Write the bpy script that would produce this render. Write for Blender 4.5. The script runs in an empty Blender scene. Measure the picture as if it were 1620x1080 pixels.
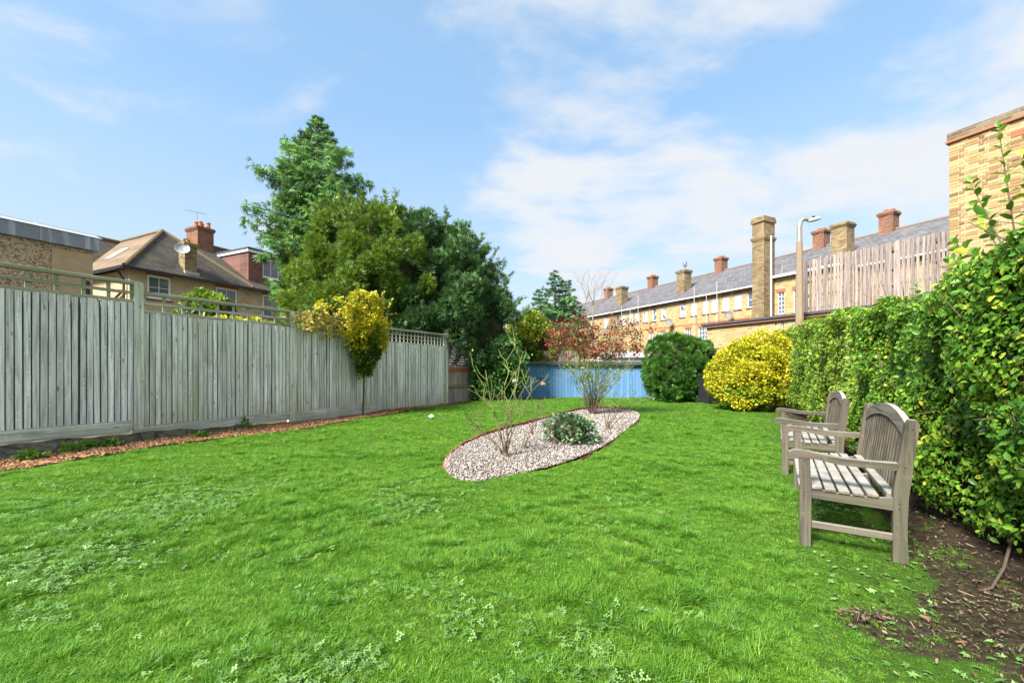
import bpy, math, random
import numpy as np
from mathutils import Vector
random.seed(7)
RNG = np.random.default_rng(11)
SC = bpy.context.scene
COL = SC.collection

# ------------------------------------------------------------------ camera, sky, sun, exposure
CAM_H = 1.2; FPX = 660.0; HZ = 583.0
cam_d = bpy.data.cameras.new('camera'); cam = bpy.data.objects.new('camera', cam_d); COL.objects.link(cam)
cam.location = (0, 0, CAM_H); cam.rotation_euler = (math.radians(90), 0, 0)
cam_d.sensor_width = 36; cam_d.lens = FPX / 1620 * 36; cam_d.shift_y = (HZ - 540) / 1620
cam_d.clip_start = 0.05; cam_d.clip_end = 3000
SC.camera = cam
SUN_AZ = (-0.70, -0.714); SUN_EL = math.radians(42)
W = bpy.data.worlds.new('World'); SC.world = W; W.use_nodes = True
wn = W.node_tree.nodes; wl = W.node_tree.links; wn.clear()
def wadd(t, **kw):
    n = wn.new(t)
    for k, v in kw.items(): setattr(n, k, v)
    return n
CLOC = (-1.7, 3.3, 0)
wo = wadd('ShaderNodeOutputWorld'); bg = wadd('ShaderNodeBackground'); bg.inputs[1].default_value = 0.15
sky = wadd('ShaderNodeTexSky', sky_type='NISHITA', sun_disc=False, sun_elevation=SUN_EL,
           sun_rotation=math.atan2(SUN_AZ[0], SUN_AZ[1]) % (2 * math.pi), altitude=20, air_density=1.0, dust_density=0.6, ozone_density=2.0)
geo = wadd('ShaderNodeTexCoord')
sep = wadd('ShaderNodeSeparateXYZ'); wl.new(geo.outputs['Generated'], sep.inputs[0])
def wmath(op, a, b=None, clamp=False):
    n = wadd('ShaderNodeMath', operation=op); n.use_clamp = clamp
    for i, v in enumerate((a, b)):
        if v is None: continue
        if hasattr(v, 'is_linked'): wl.new(v, n.inputs[i])
        else: n.inputs[i].default_value = v
    return n.outputs[0]
zc = wmath('ADD', wmath('MAXIMUM', sep.outputs[2], 0.0), 0.16)
comb = wadd('ShaderNodeCombineXYZ')
wl.new(wmath('DIVIDE', sep.outputs[0], zc), comb.inputs[0]); wl.new(wmath('DIVIDE', sep.outputs[1], zc), comb.inputs[1])
mp = wadd('ShaderNodeMapping'); wl.new(comb.outputs[0], mp.inputs[0])
mp.inputs['Rotation'].default_value = (0, 0, math.radians(-28)); mp.inputs['Scale'].default_value = (1.1, 1.6, 1); mp.inputs['Location'].default_value = CLOC
cn = wadd('ShaderNodeTexNoise'); wl.new(mp.outputs[0], cn.inputs[0])
cn.inputs['Scale'].default_value = 1.25; cn.inputs['Detail'].default_value = 9; cn.inputs['Roughness'].default_value = 0.56; cn.inputs['Distortion'].default_value = 0.25
cn2 = wadd('ShaderNodeTexNoise'); wl.new(comb.outputs[0], cn2.inputs[0]); cn2.inputs['Scale'].default_value = 0.45; cn2.inputs['Detail'].default_value = 2
bias = wmath('MULTIPLY', sep.outputs[0], 0.17)                       # the cloud bank lies to the east
cv = wmath('ADD', wmath('ADD', cn.outputs[0], wmath('MULTIPLY', wmath('SUBTRACT', cn2.outputs[0], 0.5), 0.45)), bias)
mr = wadd('ShaderNodeMapRange', interpolation_type='SMOOTHSTEP'); wl.new(cv, mr.inputs[0])
mr.inputs[1].default_value = 0.44; mr.inputs[2].default_value = 0.66; mr.inputs[3].default_value = 0.0; mr.inputs[4].default_value = 0.92
hzr = wadd('ShaderNodeMapRange', interpolation_type='SMOOTHSTEP'); wl.new(sep.outputs[2], hzr.inputs[0])
hzr.inputs[1].default_value = -0.02; hzr.inputs[2].default_value = 0.55; hzr.inputs[3].default_value = 0.95; hzr.inputs[4].default_value = 0.8
wm1 = wadd('ShaderNodeMix', data_type='RGBA'); wl.new(hzr.outputs[0], wm1.inputs[0]); wl.new(sky.outputs[0], wm1.inputs[6])
hz2 = wadd('ShaderNodeMapRange', interpolation_type='LINEAR'); wl.new(sep.outputs[2], hz2.inputs[0]); hz2.inputs[1].default_value = 0.0; hz2.inputs[2].default_value = 0.5
hzc = wadd('ShaderNodeMix', data_type='RGBA'); wl.new(hz2.outputs[0], hzc.inputs[0]); hzc.inputs[6].default_value = (1.0, 1.13, 1.24, 1); hzc.inputs[7].default_value = (.44, .74, 1.05, 1); wl.new(hzc.outputs[2], wm1.inputs[7])
wm2 = wadd('ShaderNodeMix', data_type='RGBA'); wl.new(mr.outputs[0], wm2.inputs[0]); wl.new(wm1.outputs[2], wm2.inputs[6])
wm2.inputs[7].default_value = (1.32, 1.35, 1.38, 1)
wl.new(wm2.outputs[2], bg.inputs[0]); wl.new(bg.outputs[0], wo.inputs[0])
sun_d = bpy.data.lights.new('sun', 'SUN'); sun_d.energy = 2.7; sun_d.angle = math.radians(18); sun_d.color = (1.0, 0.95, 0.86)
sun = bpy.data.objects.new('sun', sun_d); COL.objects.link(sun); sun.location = (0, 0, 60)
sv = Vector((SUN_AZ[0] * math.cos(SUN_EL), SUN_AZ[1] * math.cos(SUN_EL), math.sin(SUN_EL)))
sun.rotation_euler = sv.to_track_quat('Z', 'Y').to_euler()
vs = SC.view_settings; vs.view_transform = 'Standard'; vs.look = 'None'; vs.gamma = 1; vs.exposure = 2.18; vs.use_curve_mapping = False
SC.cycles.max_bounces = 5; SC.cycles.diffuse_bounces = 2; SC.cycles.glossy_bounces = 2; SC.cycles.transmission_bounces = 3; SC.cycles.transparent_max_bounces = 4

# ------------------------------------------------------------------ survey helpers (measured from the photograph, turned into metres)
def G(px, py):                       # a point on level ground
    y = FPX * CAM_H / (py - HZ); return ((px - 810) / FPX * y, y)
def Z(py, y): return CAM_H + (HZ - py) / FPX * y
def gz(x, y):                        # gentle lumps of the lawn
    return 0.014 * np.sin(1.7 * x + .6 * y) + 0.011 * np.sin(2.9 * y - 1.3 * x + 1) + 0.006 * np.sin(6.1 * x + 4.3 * y) + 0.02

# ------------------------------------------------------------------ materials
class M:
    def __init__(s, name):
        s.m = bpy.data.materials.new(name); s.m.use_nodes = True
        s.t = s.m.node_tree; s.n = s.t.nodes; s.l = s.t.links; s.n.clear()
        s.out = s.n.new('ShaderNodeOutputMaterial'); s.b = s.n.new('ShaderNodeBsdfPrincipled')
        s.l.new(s.b.outputs[0], s.out.inputs[0])
    def put(s, sock, v):
        if hasattr(v, 'is_linked'): s.l.new(v, sock)
        elif isinstance(v, (tuple, list)) and len(v) == 3 and sock.type == 'RGBA': sock.default_value = (*v, 1)
        else: sock.default_value = v
    def node(s, t, props=None, **ins):
        n = s.n.new(t)
        for k, v in (props or {}).items(): setattr(n, k, v)
        for k, v in ins.items(): s.put(n.inputs[k], v)
        return n
    def obj(s): return s.node('ShaderNodeTexCoord').outputs['Object']
    def pos(s): return s.node('ShaderNodeNewGeometry').outputs['Position']
    def rnd(s): return s.node('ShaderNodeObjectInfo').outputs['Random']
    def attr(s, a): return s.node('ShaderNodeAttribute', {'attribute_name': a}).outputs['Fac']
    def map(s, v, sc, loc=None):
        n = s.node('ShaderNodeMapping', Vector=v); s.put(n.inputs['Scale'], sc)
        if loc is not None: s.put(n.inputs['Location'], loc)
        return n.outputs[0]
    def noise(s, v, sc, det=4, ro=.55, dist=0):
        return s.node('ShaderNodeTexNoise', Vector=v, Scale=sc, Detail=det, Roughness=ro, Distortion=dist).outputs[0]
    def vor(s, v, sc, out=0, feat='F1'):
        return s.node('ShaderNodeTexVoronoi', {'feature': feat}, Vector=v, Scale=sc).outputs[out]
    def ramp(s, f, stops):
        n = s.node('ShaderNodeValToRGB'); s.put(n.inputs[0], f); e = n.color_ramp.elements
        while len(e) < len(stops): e.new(.5)
        for i, (p, c) in enumerate(stops):
            e[i].position = p; e[i].color = (*c, 1) if isinstance(c, (tuple, list)) else (c, c, c, 1)
        return n.outputs[0]
    def mix(s, f, a, b, bl='MIX'):
        n = s.node('ShaderNodeMix', {'data_type': 'RGBA', 'blend_type': bl})
        s.put(n.inputs[0], f); s.put(n.inputs[6], a); s.put(n.inputs[7], b); return n.outputs[2]
    def math(s, op, a, b=0.0):
        n = s.node('ShaderNodeMath', {'operation': op}); s.put(n.inputs[0], a); s.put(n.inputs[1], b); return n.outputs[0]
    def comb(s, x, y, z):
        n = s.node('ShaderNodeCombineXYZ'); s.put(n.inputs[0], x); s.put(n.inputs[1], y); s.put(n.inputs[2], z); return n.outputs[0]
    def sep(s, v): return s.node('ShaderNodeSeparateXYZ', Vector=v).outputs
    def bump(s, h, st=.4, d=.01):
        s.l.new(s.node('ShaderNodeBump', Height=h, Strength=st, Distance=d).outputs[0], s.b.inputs['Normal'])
    def done(s, col, rough=.7, spec=.3, metal=0):
        s.put(s.b.inputs['Base Color'], col); s.put(s.b.inputs['Roughness'], rough)
        s.b.inputs['Specular IOR Level'].default_value = spec; s.b.inputs['Metallic'].default_value = metal
        return s.m

def m_plain(name, c, rough=.6, var=.15, sc=3, metal=0, spec=.3):
    m = M(name); f = m.noise(m.obj(), sc, 5)
    return m.done(m.mix(f, tuple(x * (1 - var) for x in c), tuple(min(1, x * (1 + var)) for x in c)), rough, spec, metal)

def m_wood(name, dark, light, axis='z', knots=True, green=None, top=None, grain=1.0):
    """sawn weathered timber: stretched grain, knots, algae patches; a board's own offset comes from its object"""
    m = M(name); r = m.rnd(); off = m.math('MULTIPLY', r, 37.0)
    o = m.obj()
    v = m.node('ShaderNodeVectorMath', {'operation': 'ADD'}); m.put(v.inputs[0], o); m.put(v.inputs[1], m.comb(off, off, off)); v = v.outputs[0]
    sc = {'z': (38, 38, 1.6), 'x': (1.6, 38, 38), 'y': (38, 1.6, 38)}[axis]
    g = m.noise(m.map(v, sc), 1.0 * grain, 7, .62, .35)
    g2 = m.noise(m.map(v, tuple(q * .22 for q in sc)), 1.0, 4, .55)
    c = m.ramp(g, [(.33, dark), (.58, light)])
    c = m.mix(m.ramp(g2, [(.40, 0.0), (.75, .55)]), c, tuple(x * .55 for x in light))
    c = m.mix(.55, c, m.mix(r, tuple(x * .62 for x in light), tuple(min(1, x * 1.25) for x in light)), 'MIX') if False else c
    c = m.mix(m.ramp(m.noise(m.map(v, tuple(q * .45 for q in sc)), 1.0, 5, .72), [(.55, 0.0), (.66, .62)]), c, tuple(x * .85 for x in dark))
    c = m.mix(m.ramp(m.noise(v, 23, 4, .6), [(.60, 0.0), (.68, .5)]), c, tuple(min(1, x * 1.2) for x in light))
    br = m.math('ADD', m.math('MULTIPLY', r, .45), .82)
    c = m.mix(1.0, c, m.comb(br, br, br), 'MULTIPLY')
    if knots:
        ks = {'z': (9, 9, 2.6), 'x': (2.6, 9, 9), 'y': (9, 2.6, 9)}[axis]
        k = m.vor(m.map(v, ks), 1.0)
        c = m.mix(m.ramp(k, [(.05, .8), (.14, 0.0)]), c, tuple(x * .35 for x in dark))
    if green:
        p = m.pos(); z = m.sep(p)[2]
        n1 = m.noise(m.map(p, (2.2, 2.2, .55)), 1.0, 5, .6)
        low = m.ramp(m.math('MULTIPLY', z, .35), [(.02, .25), (.25, 0.0), (.72, 0.0), (.85, .22)])
        f = m.math('MULTIPLY', m.ramp(m.math('ADD', n1, low), [(.46, 0.0), (.78, 1.0)]), green[3] if len(green) > 3 else .7)
        c = m.mix(f, c, tuple(green[:3]))
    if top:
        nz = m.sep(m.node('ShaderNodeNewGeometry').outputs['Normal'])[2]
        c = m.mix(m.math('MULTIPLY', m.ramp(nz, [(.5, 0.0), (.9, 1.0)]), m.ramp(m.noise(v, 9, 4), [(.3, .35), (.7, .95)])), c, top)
    m.bump(g, .35, .004)
    return m.done(c, .82, .2)

def m_brick(name, cols, mortar, bw=.225, bh=.075, soot=None, bumpd=.012):
    m = M(name); s = m.sep(m.obj())
    v = m.comb(m.math('ADD', s[0], s[1]), s[2], 0.0)
    b = m.node('ShaderNodeTexBrick', {'offset': .5}, Vector=v, Scale=1.0)
    b.inputs['Brick Width'].default_value = bw; b.inputs['Row Height'].default_value = bh; b.inputs['Mortar Size'].default_value = .008
    b.inputs['Mortar Smooth'].default_value = .2; b.inputs['Color1'].default_value = (0, 0, 0, 1); b.inputs['Color2'].default_value = (1, 1, 1, 1); b.inputs['Mortar'].default_value = (.5, .5, .5, 1); b.inputs['Bias'].default_value = 0
    k = len(cols) - 1
    c = m.ramp(b.outputs[0], [(i / k, cc) for i, cc in enumerate(cols)])
    c = m.mix(m.math('MULTIPLY', m.noise(m.obj(), 14, 5, .65), .55), c, tuple(x * .5 for x in cols[0]))
    c = m.mix(b.outputs[1], c, mortar)
    big = m.noise(m.map(m.obj(), (.9, .9, .6)), 1.0, 4, .6)
    c = m.mix(m.ramp(big, [(.42, 0.0), (.75, .5)]), c, soot or tuple(x * .45 for x in cols[1]))
    m.bump(m.math('SUBTRACT', m.noise(m.obj(), 60, 3), m.math('MULTIPLY', b.outputs[1], 1.3)), .5, bumpd)
    return m.done(c, .9, .15)

def m_roof(name, c1, c2, row=.2, wid=.25, lichen=None):
    """slates / plain tiles: rows run along x, up the slope along y of the roof's own uv (object x, slope)"""
    m = M(name); s = m.sep(m.obj())
    v = m.comb(m.math('ADD', s[0], m.math('MULTIPLY', s[1], .03)), m.math('MULTIPLY', s[2], 1.75), 0.0)
    b = m.node('ShaderNodeTexBrick', {'offset': .5}, Vector=v, Scale=1.0)
    for k, x in (('Brick Width', wid), ('Row Height', row), ('Mortar Size', .012), ('Mortar Smooth', .3)): b.inputs[k].default_value = x
    b.inputs['Color1'].default_value = (0, 0, 0, 1); b.inputs['Color2'].default_value = (1, 1, 1, 1); b.inputs['Mortar'].default_value = (.5, .5, .5, 1)
    c = m.mix(b.outputs[0], c1, c2); c = m.mix(b.outputs[1], c, tuple(x * .4 for x in c1))
    n = m.noise(m.map(m.obj(), (1.2, 1.2, 1.2)), 1.0, 6, .65)
    c = m.mix(m.ramp(n, [(.42, 0.0), (.72, .6)]), c, lichen or tuple(x * 1.7 for x in c2))
    m.bump(m.math('SUBTRACT', m.noise(m.obj(), 30, 3), b.outputs[1]), .5, .02)
    return m.done(c, .8, .25)

def m_leaf(name, stops, rough=.42, trans=.28, spec=.4, clump=None):
    m = M(name); r = m.attr('rnd'); c = m.ramp(r, stops)
    if clump: c = m.mix(m.ramp(m.noise(m.pos(), clump[0], 3), [(.4, 0.0), (.62, clump[2] if len(clump) > 2 else .7)]), c, clump[1])
    m.done(c, rough, spec)
    tr = m.node('ShaderNodeBsdfTranslucent', Color=m.mix(.5, c, (.35, .45, .03)))
    mx = m.node('ShaderNodeMixShader'); mx.inputs[0].default_value = trans
    m.l.new(m.b.outputs[0], mx.inputs[1]); m.l.new(tr.outputs[0], mx.inputs[2]); m.l.new(mx.outputs[0], m.out.inputs[0])
    return m.m

# ------------------------------------------------------------------ objects
def tag(o, label=None, cat=None, group=None, kind=None):
    for k, v in (('label', label), ('category', cat), ('group', group), ('kind', kind)):
        if v: o[k] = v
    return o
def thing(name, label, cat, loc=(0, 0, 0), rz=0, group=None):
    o = bpy.data.objects.new(name, None); COL.objects.link(o); o.location = loc; o.rotation_euler = (0, 0, rz); o.empty_display_size = .2
    return tag(o, label, cat, group)
def link(name, me, mt, parent=None, loc=None, rot=None):
    o = bpy.data.objects.new(name, me); COL.objects.link(o)
    if mt is not None and not me.materials: me.materials.append(mt)
    if parent is not None: o.parent = parent
    if loc is not None: o.location = loc
    if rot is not None: o.rotation_euler = rot
    return o
class B:
    """collects boxes, prisms and tubes into one mesh"""
    def __init__(s): s.v = []; s.f = []
    def add(s, vs, fs):
        k = len(s.v); s.v += [tuple(map(float, q)) for q in vs]; s.f += [tuple(k + i for i in f) for f in fs]; return s
    def box(s, x0, x1, y0, y1, z0, z1, bev=0):
        if bev:
            b = bev
            V = []
            for (xa, xb, ya, yb, za, zb) in ((x0, x1, y0 + b, y1 - b, z0 + b, z1 - b), (x0 + b, x1 - b, y0, y1, z0 + b, z1 - b), (x0 + b, x1 - b, y0 + b, y1 - b, z0, z1)):
                V += [(x, y, z) for x in (xa, xb) for y in (ya, yb) for z in (za, zb)]
            ix = lambda k, i, j, l: k * 8 + i * 4 + j * 2 + l
            F = []
            for i in (0, 1):
                F += [(ix(0, i, 0, 0), ix(0, i, 0, 1), ix(0, i, 1, 1), ix(0, i, 1, 0)), (ix(1, 0, i, 0), ix(1, 0, i, 1), ix(1, 1, i, 1), ix(1, 1, i, 0)), (ix(2, 0, 0, i), ix(2, 0, 1, i), ix(2, 1, 1, i), ix(2, 1, 0, i))]
            for a in (0, 1):
                for c in (0, 1):
                    F += [(ix(0, a, c, 0), ix(0, a, c, 1), ix(1, a, c, 1), ix(1, a, c, 0)), (ix(0, a, 0, c), ix(0, a, 1, c), ix(2, a, 1, c), ix(2, a, 0, c)), (ix(1, 0, a, c), ix(1, 1, a, c), ix(2, 1, a, c), ix(2, 0, a, c))]
                    for d in (0, 1): F.append((ix(0, a, c, d), ix(1, a, c, d), ix(2, a, c, d)))
            return s.add(V, F)
        V = [(x, y, z) for x in (x0, x1) for y in (y0, y1) for z in (z0, z1)]
        return s.add(V, [(0, 1, 3, 2), (4, 6, 7, 5), (0, 4, 5, 1), (2, 3, 7, 6), (0, 2, 6, 4), (1, 5, 7, 3)])
    def prism(s, prof, a0, a1, axis='x'):
        """2-D outline extruded along an axis; outline is (y,z) for x, (x,z) for y, (x,y) for z"""
        n = len(prof); f3 = {'x': lambda p, a: (a, p[0], p[1]), 'y': lambda p, a: (p[0], a, p[1]), 'z': lambda p, a: (p[0], p[1], a)}[axis]
        V = [f3(p, a0) for p in prof] + [f3(p, a1) for p in prof]
        return s.add(V, [tuple(range(n)), tuple(range(2 * n - 1, n - 1, -1))] + [(i, (i + 1) % n, n + (i + 1) % n, n + i) for i in range(n)])
    def tube(s, pts, rad, k=6, cap=True):
        pts = [Vector(p) for p in pts]; n = len(pts)
        if not hasattr(rad, '__len__'): rad = [rad] * n
        V = []; pu = None
        for i, p in enumerate(pts):
            d = (pts[min(i + 1, n - 1)] - pts[max(i - 1, 0)])
            d = d.normalized() if d.length > 1e-9 else Vector((0, 0, 1))
            if pu is None: pu = d.orthogonal().normalized()
            u = (pu - d * pu.dot(d)); u = u.normalized() if u.length > 1e-6 else d.orthogonal().normalized(); pu = u; w = d.cross(u)
            V += [p + (u * math.cos(2 * math.pi * j / k) + w * math.sin(2 * math.pi * j / k)) * rad[i] for j in range(k)]
        F = [(i * k + j, i * k + (j + 1) % k, (i + 1) * k + (j + 1) % k, (i + 1) * k + j) for i in range(n - 1) for j in range(k)]
        if cap: F += [tuple(range(k - 1, -1, -1)), tuple((n - 1) * k + j for j in range(k))]
        return s.add(V, F)
    def lathe(s, prof, k=12, c=(0, 0, 0)):
        V = [(c[0] + r * math.cos(2 * math.pi * j / k), c[1] + r * math.sin(2 * math.pi * j / k), c[2] + z) for r, z in prof for j in range(k)]
        n = len(prof)
        F = [(i * k + j, i * k + (j + 1) % k, (i + 1) * k + (j + 1) % k, (i + 1) * k + j) for i in range(n - 1) for j in range(k)]
        return s.add(V, F + [tuple(range(k - 1, -1, -1)), tuple((n - 1) * k + j for j in range(k))])
    def mesh(s, name, smooth=False):
        me = bpy.data.meshes.new(name); me.from_pydata(s.v, [], s.f); me.update()
        import bmesh
        bm = bmesh.new(); bm.from_mesh(me); bmesh.ops.recalc_face_normals(bm, faces=bm.faces); bm.to_mesh(me); bm.free()
        if smooth: me.polygons.foreach_set('use_smooth', [True] * len(me.polygons))
        return me
    def obj(s, name, mt, parent=None, loc=None, rot=None, smooth=False): return link(name, s.mesh(name, smooth), mt, parent, loc, rot)

def np_mesh(name, V, F, rnd=None, smooth=False):
    """V (n,3), F (m,k) arrays of one polygon size"""
    me = bpy.data.meshes.new(name); m, k = F.shape
    me.vertices.add(len(V)); me.vertices.foreach_set('co', np.ascontiguousarray(V, dtype=np.float32).ravel())
    me.loops.add(m * k); me.loops.foreach_set('vertex_index', np.ascontiguousarray(F, dtype=np.int32).ravel())
    me.polygons.add(m); me.polygons.foreach_set('loop_start', np.arange(0, m * k, k, dtype=np.int32))
    if smooth: me.polygons.foreach_set('use_smooth', np.ones(m, dtype=bool))
    me.update(calc_edges=True)
    if rnd is not None:
        a = me.attributes.new('rnd', 'FLOAT', 'FACE'); a.data.foreach_set('value', np.ascontiguousarray(rnd, dtype=np.float32))
    return me
def nrm(a): return a / np.maximum(np.linalg.norm(a, axis=-1, keepdims=True), 1e-9)
def leaves(name, tmpl, P, D, U, S, mt, parent=None, rnd=None, loc=None):
    """copies of a small leaf template set into one mesh: P base, D leaf axis, U rough upper side, S size"""
    tv, tf = tmpl; n = len(P)
    D = nrm(D); W_ = nrm(np.cross(U, D)); N = np.cross(D, W_)
    S = np.asarray(S).reshape(-1, 1, 1) if np.ndim(S) else S
    V = P[:, None, :] + S * (tv[None, :, 0:1] * D[:, None, :] + tv[None, :, 1:2] * W_[:, None, :] + tv[None, :, 2:3] * N[:, None, :])
    F = tf[None] + (np.arange(n) * len(tv))[:, None, None]
    if rnd is None: rnd = RNG.random(n)
    me = np_mesh(name, V.reshape(-1, 3), F.reshape(-1, tf.shape[1]), np.repeat(rnd, len(tf)))
    return link(name, me, mt, parent, loc)
LEAF = (np.array([(0, 0, 0), (.35, .26, .07), (.75, .2, .03), (1, 0, -.06), (.75, -.2, .03), (.35, -.26, .07), (.5, 0, 0)]) , np.array([(0, 6, 2, 1), (6, 3, 2, 2)]))
LEAF = (np.array([(0, 0, 0), (.4, .27, .08), (1, 0, -.05), (.4, -.27, .08)]), np.array([(0, 2, 1), (0, 3, 2)]))
def mk_leaf(w=.27, fold=.08, tip=-.08):
    v = np.array([(0, 0, 0), (.3, w * .9, fold), (.68, w * .85, fold * .7), (1, 0, tip), (.68, -w * .85, fold * .7), (.3, -w * .9, fold), (.5, 0, 0)])
    return v, np.array([(0, 6, 1), (6, 2, 1), (6, 3, 2), (0, 5, 6), (6, 5, 4), (6, 4, 3)])
def frond(n=6, w=.3, droop=.2, lw=.09):
    """a flat spray: leaflets set alternately along an axis"""
    v = []; f = []
    for i in range(n):
        t = (i + .5) / n
        for sgn in (-1, 1):
            x0 = t * .85; z0 = -droop * x0 * x0; L = w * (1.15 - .75 * t) ; x1 = x0 + L * .75; y1 = sgn * L; z1 = z0 - droop * .5 * L
            k = len(v); xm = (x0 + x1) / 2; ym = y1 / 2; zm = (z0 + z1) / 2 + .01
            v += [(x0, 0, z0), (xm - lw * .6, ym + sgn * lw * .7, zm), (x1, y1, z1), (xm + lw * .6, ym - sgn * lw * .7, zm)]; f.append((k, k + 1, k + 2, k + 3))
    k = len(v); v += [(.6, .04, -droop * .36), (1.0, 0, -droop), (.6, -.04, -droop * .36), (.0, 0, 0)]; f.append((k, k + 1, k + 2, k + 3))
    return np.array(v), np.array(f)
def sprig(n, w, lw):
    v = []; f = []
    for i in range(n):
        a = (i - (n - 1) / 2) / max(1, (n - 1) / 2) * w; L = 1 - .28 * abs(a) / max(w, .01); c, q = math.cos(a), math.sin(a); x0 = .12 * abs(i - (n - 1) / 2); k = len(v)
        v += [(x0, 0, 0), (x0 + .5 * L * c + lw * q, .5 * L * q - lw * c, .03), (x0 + L * c, L * q, -.08), (x0 + .5 * L * c - lw * q, .5 * L * q + lw * c, .03)]; f.append((k, k + 1, k + 2, k + 3))
    return np.array(v), np.array(f)
SPRIG5 = sprig(5, .95, .06); SPRIG3 = sprig(3, .65, .07)
def rdir(n): return nrm(RNG.normal(size=(n, 3)))

def scatter(name, pts, rot, scl, idx, sources, kind='stuff', label=None, cat=None):
    """thousands of small alike pieces set out by geometry nodes on surveyed points"""
    c = bpy.data.collections.new(name + '_pieces')
    for o in sources: c.objects.link(o)
    me = bpy.data.meshes.new(name); me.vertices.add(len(pts)); me.vertices.foreach_set('co', np.ascontiguousarray(pts, dtype=np.float32).ravel())
    for nm, ty, arr in (('rot', 'FLOAT_VECTOR', rot), ('scl', 'FLOAT_VECTOR', scl), ('pick', 'INT', idx)):
        a = me.attributes.new(nm, ty, 'POINT')
        a.data.foreach_set('vector' if ty == 'FLOAT_VECTOR' else 'value', np.ascontiguousarray(arr, dtype=np.float32 if ty != 'INT' else np.int32).ravel())
    o = bpy.data.objects.new(name, me); COL.objects.link(o)
    g = bpy.data.node_groups.new(name, 'GeometryNodeTree'); g.interface.new_socket('Geometry', in_out='INPUT', socket_type='NodeSocketGeometry'); g.interface.new_socket('Geometry', in_out='OUTPUT', socket_type='NodeSocketGeometry')
    gi = g.nodes.new('NodeGroupInput'); go = g.nodes.new('NodeGroupOutput'); ip = g.nodes.new('GeometryNodeInstanceOnPoints'); ci = g.nodes.new('GeometryNodeCollectionInfo')
    ci.inputs[0].default_value = c; ci.inputs['Separate Children'].default_value = True; ci.inputs['Reset Children'].default_value = True
    def na(nm, ty):
        n = g.nodes.new('GeometryNodeInputNamedAttribute'); n.data_type = ty; n.inputs[0].default_value = nm; return n.outputs[0]
    g.links.new(gi.outputs[0], ip.inputs['Points']); g.links.new(ci.outputs[0], ip.inputs['Instance']); ip.inputs['Pick Instance'].default_value = True
    g.links.new(na('pick', 'INT'), ip.inputs['Instance Index']); g.links.new(na('rot', 'FLOAT_VECTOR'), ip.inputs['Rotation']); g.links.new(na('scl', 'FLOAT_VECTOR'), ip.inputs['Scale'])
    g.links.new(ip.outputs[0], go.inputs[0])
    md = o.modifiers.new('set_out', 'NODES'); md.node_group = g
    return tag(o, label, cat, None, kind)
def source(name, V, F, mt, rnd=None):
    me = np_mesh(name, V, F, rnd); me.materials.append(mt); return bpy.data.objects.new(name, me)

# ------------------------------------------------------------------ ground, lawn, bark strip, soil, gravel bed
def vnoise(x, y, s, seed):
    rr = np.random.default_rng(seed); T = rr.random((64, 64)); u = x * s; v = y * s; i = np.floor(u).astype(int); j = np.floor(v).astype(int); fu = u - i; fv = v - j
    fu = fu * fu * (3 - 2 * fu); fv = fv * fv * (3 - 2 * fv); t = lambda a, b: T[a % 64, b % 64]
    return (t(i, j) * (1 - fu) + t(i + 1, j) * fu) * (1 - fv) + (t(i, j + 1) * (1 - fu) + t(i + 1, j + 1) * fu) * fv
def piece(xs):
    a = np.array(xs, dtype=float); return lambda y: np.interp(y, a[:, 0], a[:, 1])
bark_edge = piece([(-4, -10.6), (4.83, -5.93), (6.05, -5.36), (7.27, -4.55), (8.34, -4.14), (9.2, -3.80), (12.67, -2.46), (13.9, -2.05), (15.5, -1.25), (17, -.6)])
fence_x = lambda y: -9.728 + .538 * y
hedge_x = lambda y: 1.535 + .536 * y
m = M('soil_mat'); p = m.pos()
SOIL = m.done(m.mix(m.ramp(m.noise(p, 26, 6, .7), [(.4, 0.0), (.7, 1.0)]), m.ramp(m.noise(p, 3, 6, .6), [(.3, (.022, .016, .011)), (.7, (.075, .055, .036))]), (.13, .095, .06)), .95, .1); m.bump(m.noise(p, 45, 6, .7), 1.0, .03)
m = M('lawn_mat'); p = m.pos()
sa = m.ramp(m.math('ADD', m.attr('soil'), m.math('MULTIPLY', m.math('SUBTRACT', m.noise(p, 14, 5, .7), .5), .9)), [(.3, 0.0), (.6, 1.0)])
soilc = m.mix(m.ramp(m.noise(p, 26, 6, .7), [(.4, 0.0), (.7, 1.0)]), m.ramp(m.noise(p, 3, 6, .6), [(.3, (.018, .013, .009)), (.7, (.06, .044, .029))]), (.10, .075, .048))
LAWN = m.done(m.mix(sa, m.mix(m.noise(p, 60, 5, .7), (.035, .085, .010), (.09, .19, .022)), soilc), .95, .1); m.bump(m.noise(p, 80, 4, .7), 1.0, .03)
m = M('bark_mat'); p = m.pos()
BARKM = m.done(m.mix(m.vor(m.map(p, (1, 1, 1)), 45, 1), (.10, .05, .028), (.34, .19, .10)), .95, .1); m.bump(m.vor(p, 45), 1.0, .02)
m = M('ground_mat'); p = m.pos()
GROUND = m.done(m.mix(m.noise(p, .6, 6, .6), (.05, .075, .025), (.12, .11, .075)), .95, .1)
g = B(); R_ = 900
g.add([(-R_, -R_, -.06), (R_, -R_, -.06), (R_, R_, -.06), (-R_, R_, -.06)], [(0, 1, 2, 3)]); tag(g.obj('ground', GROUND), kind='structure')
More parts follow.
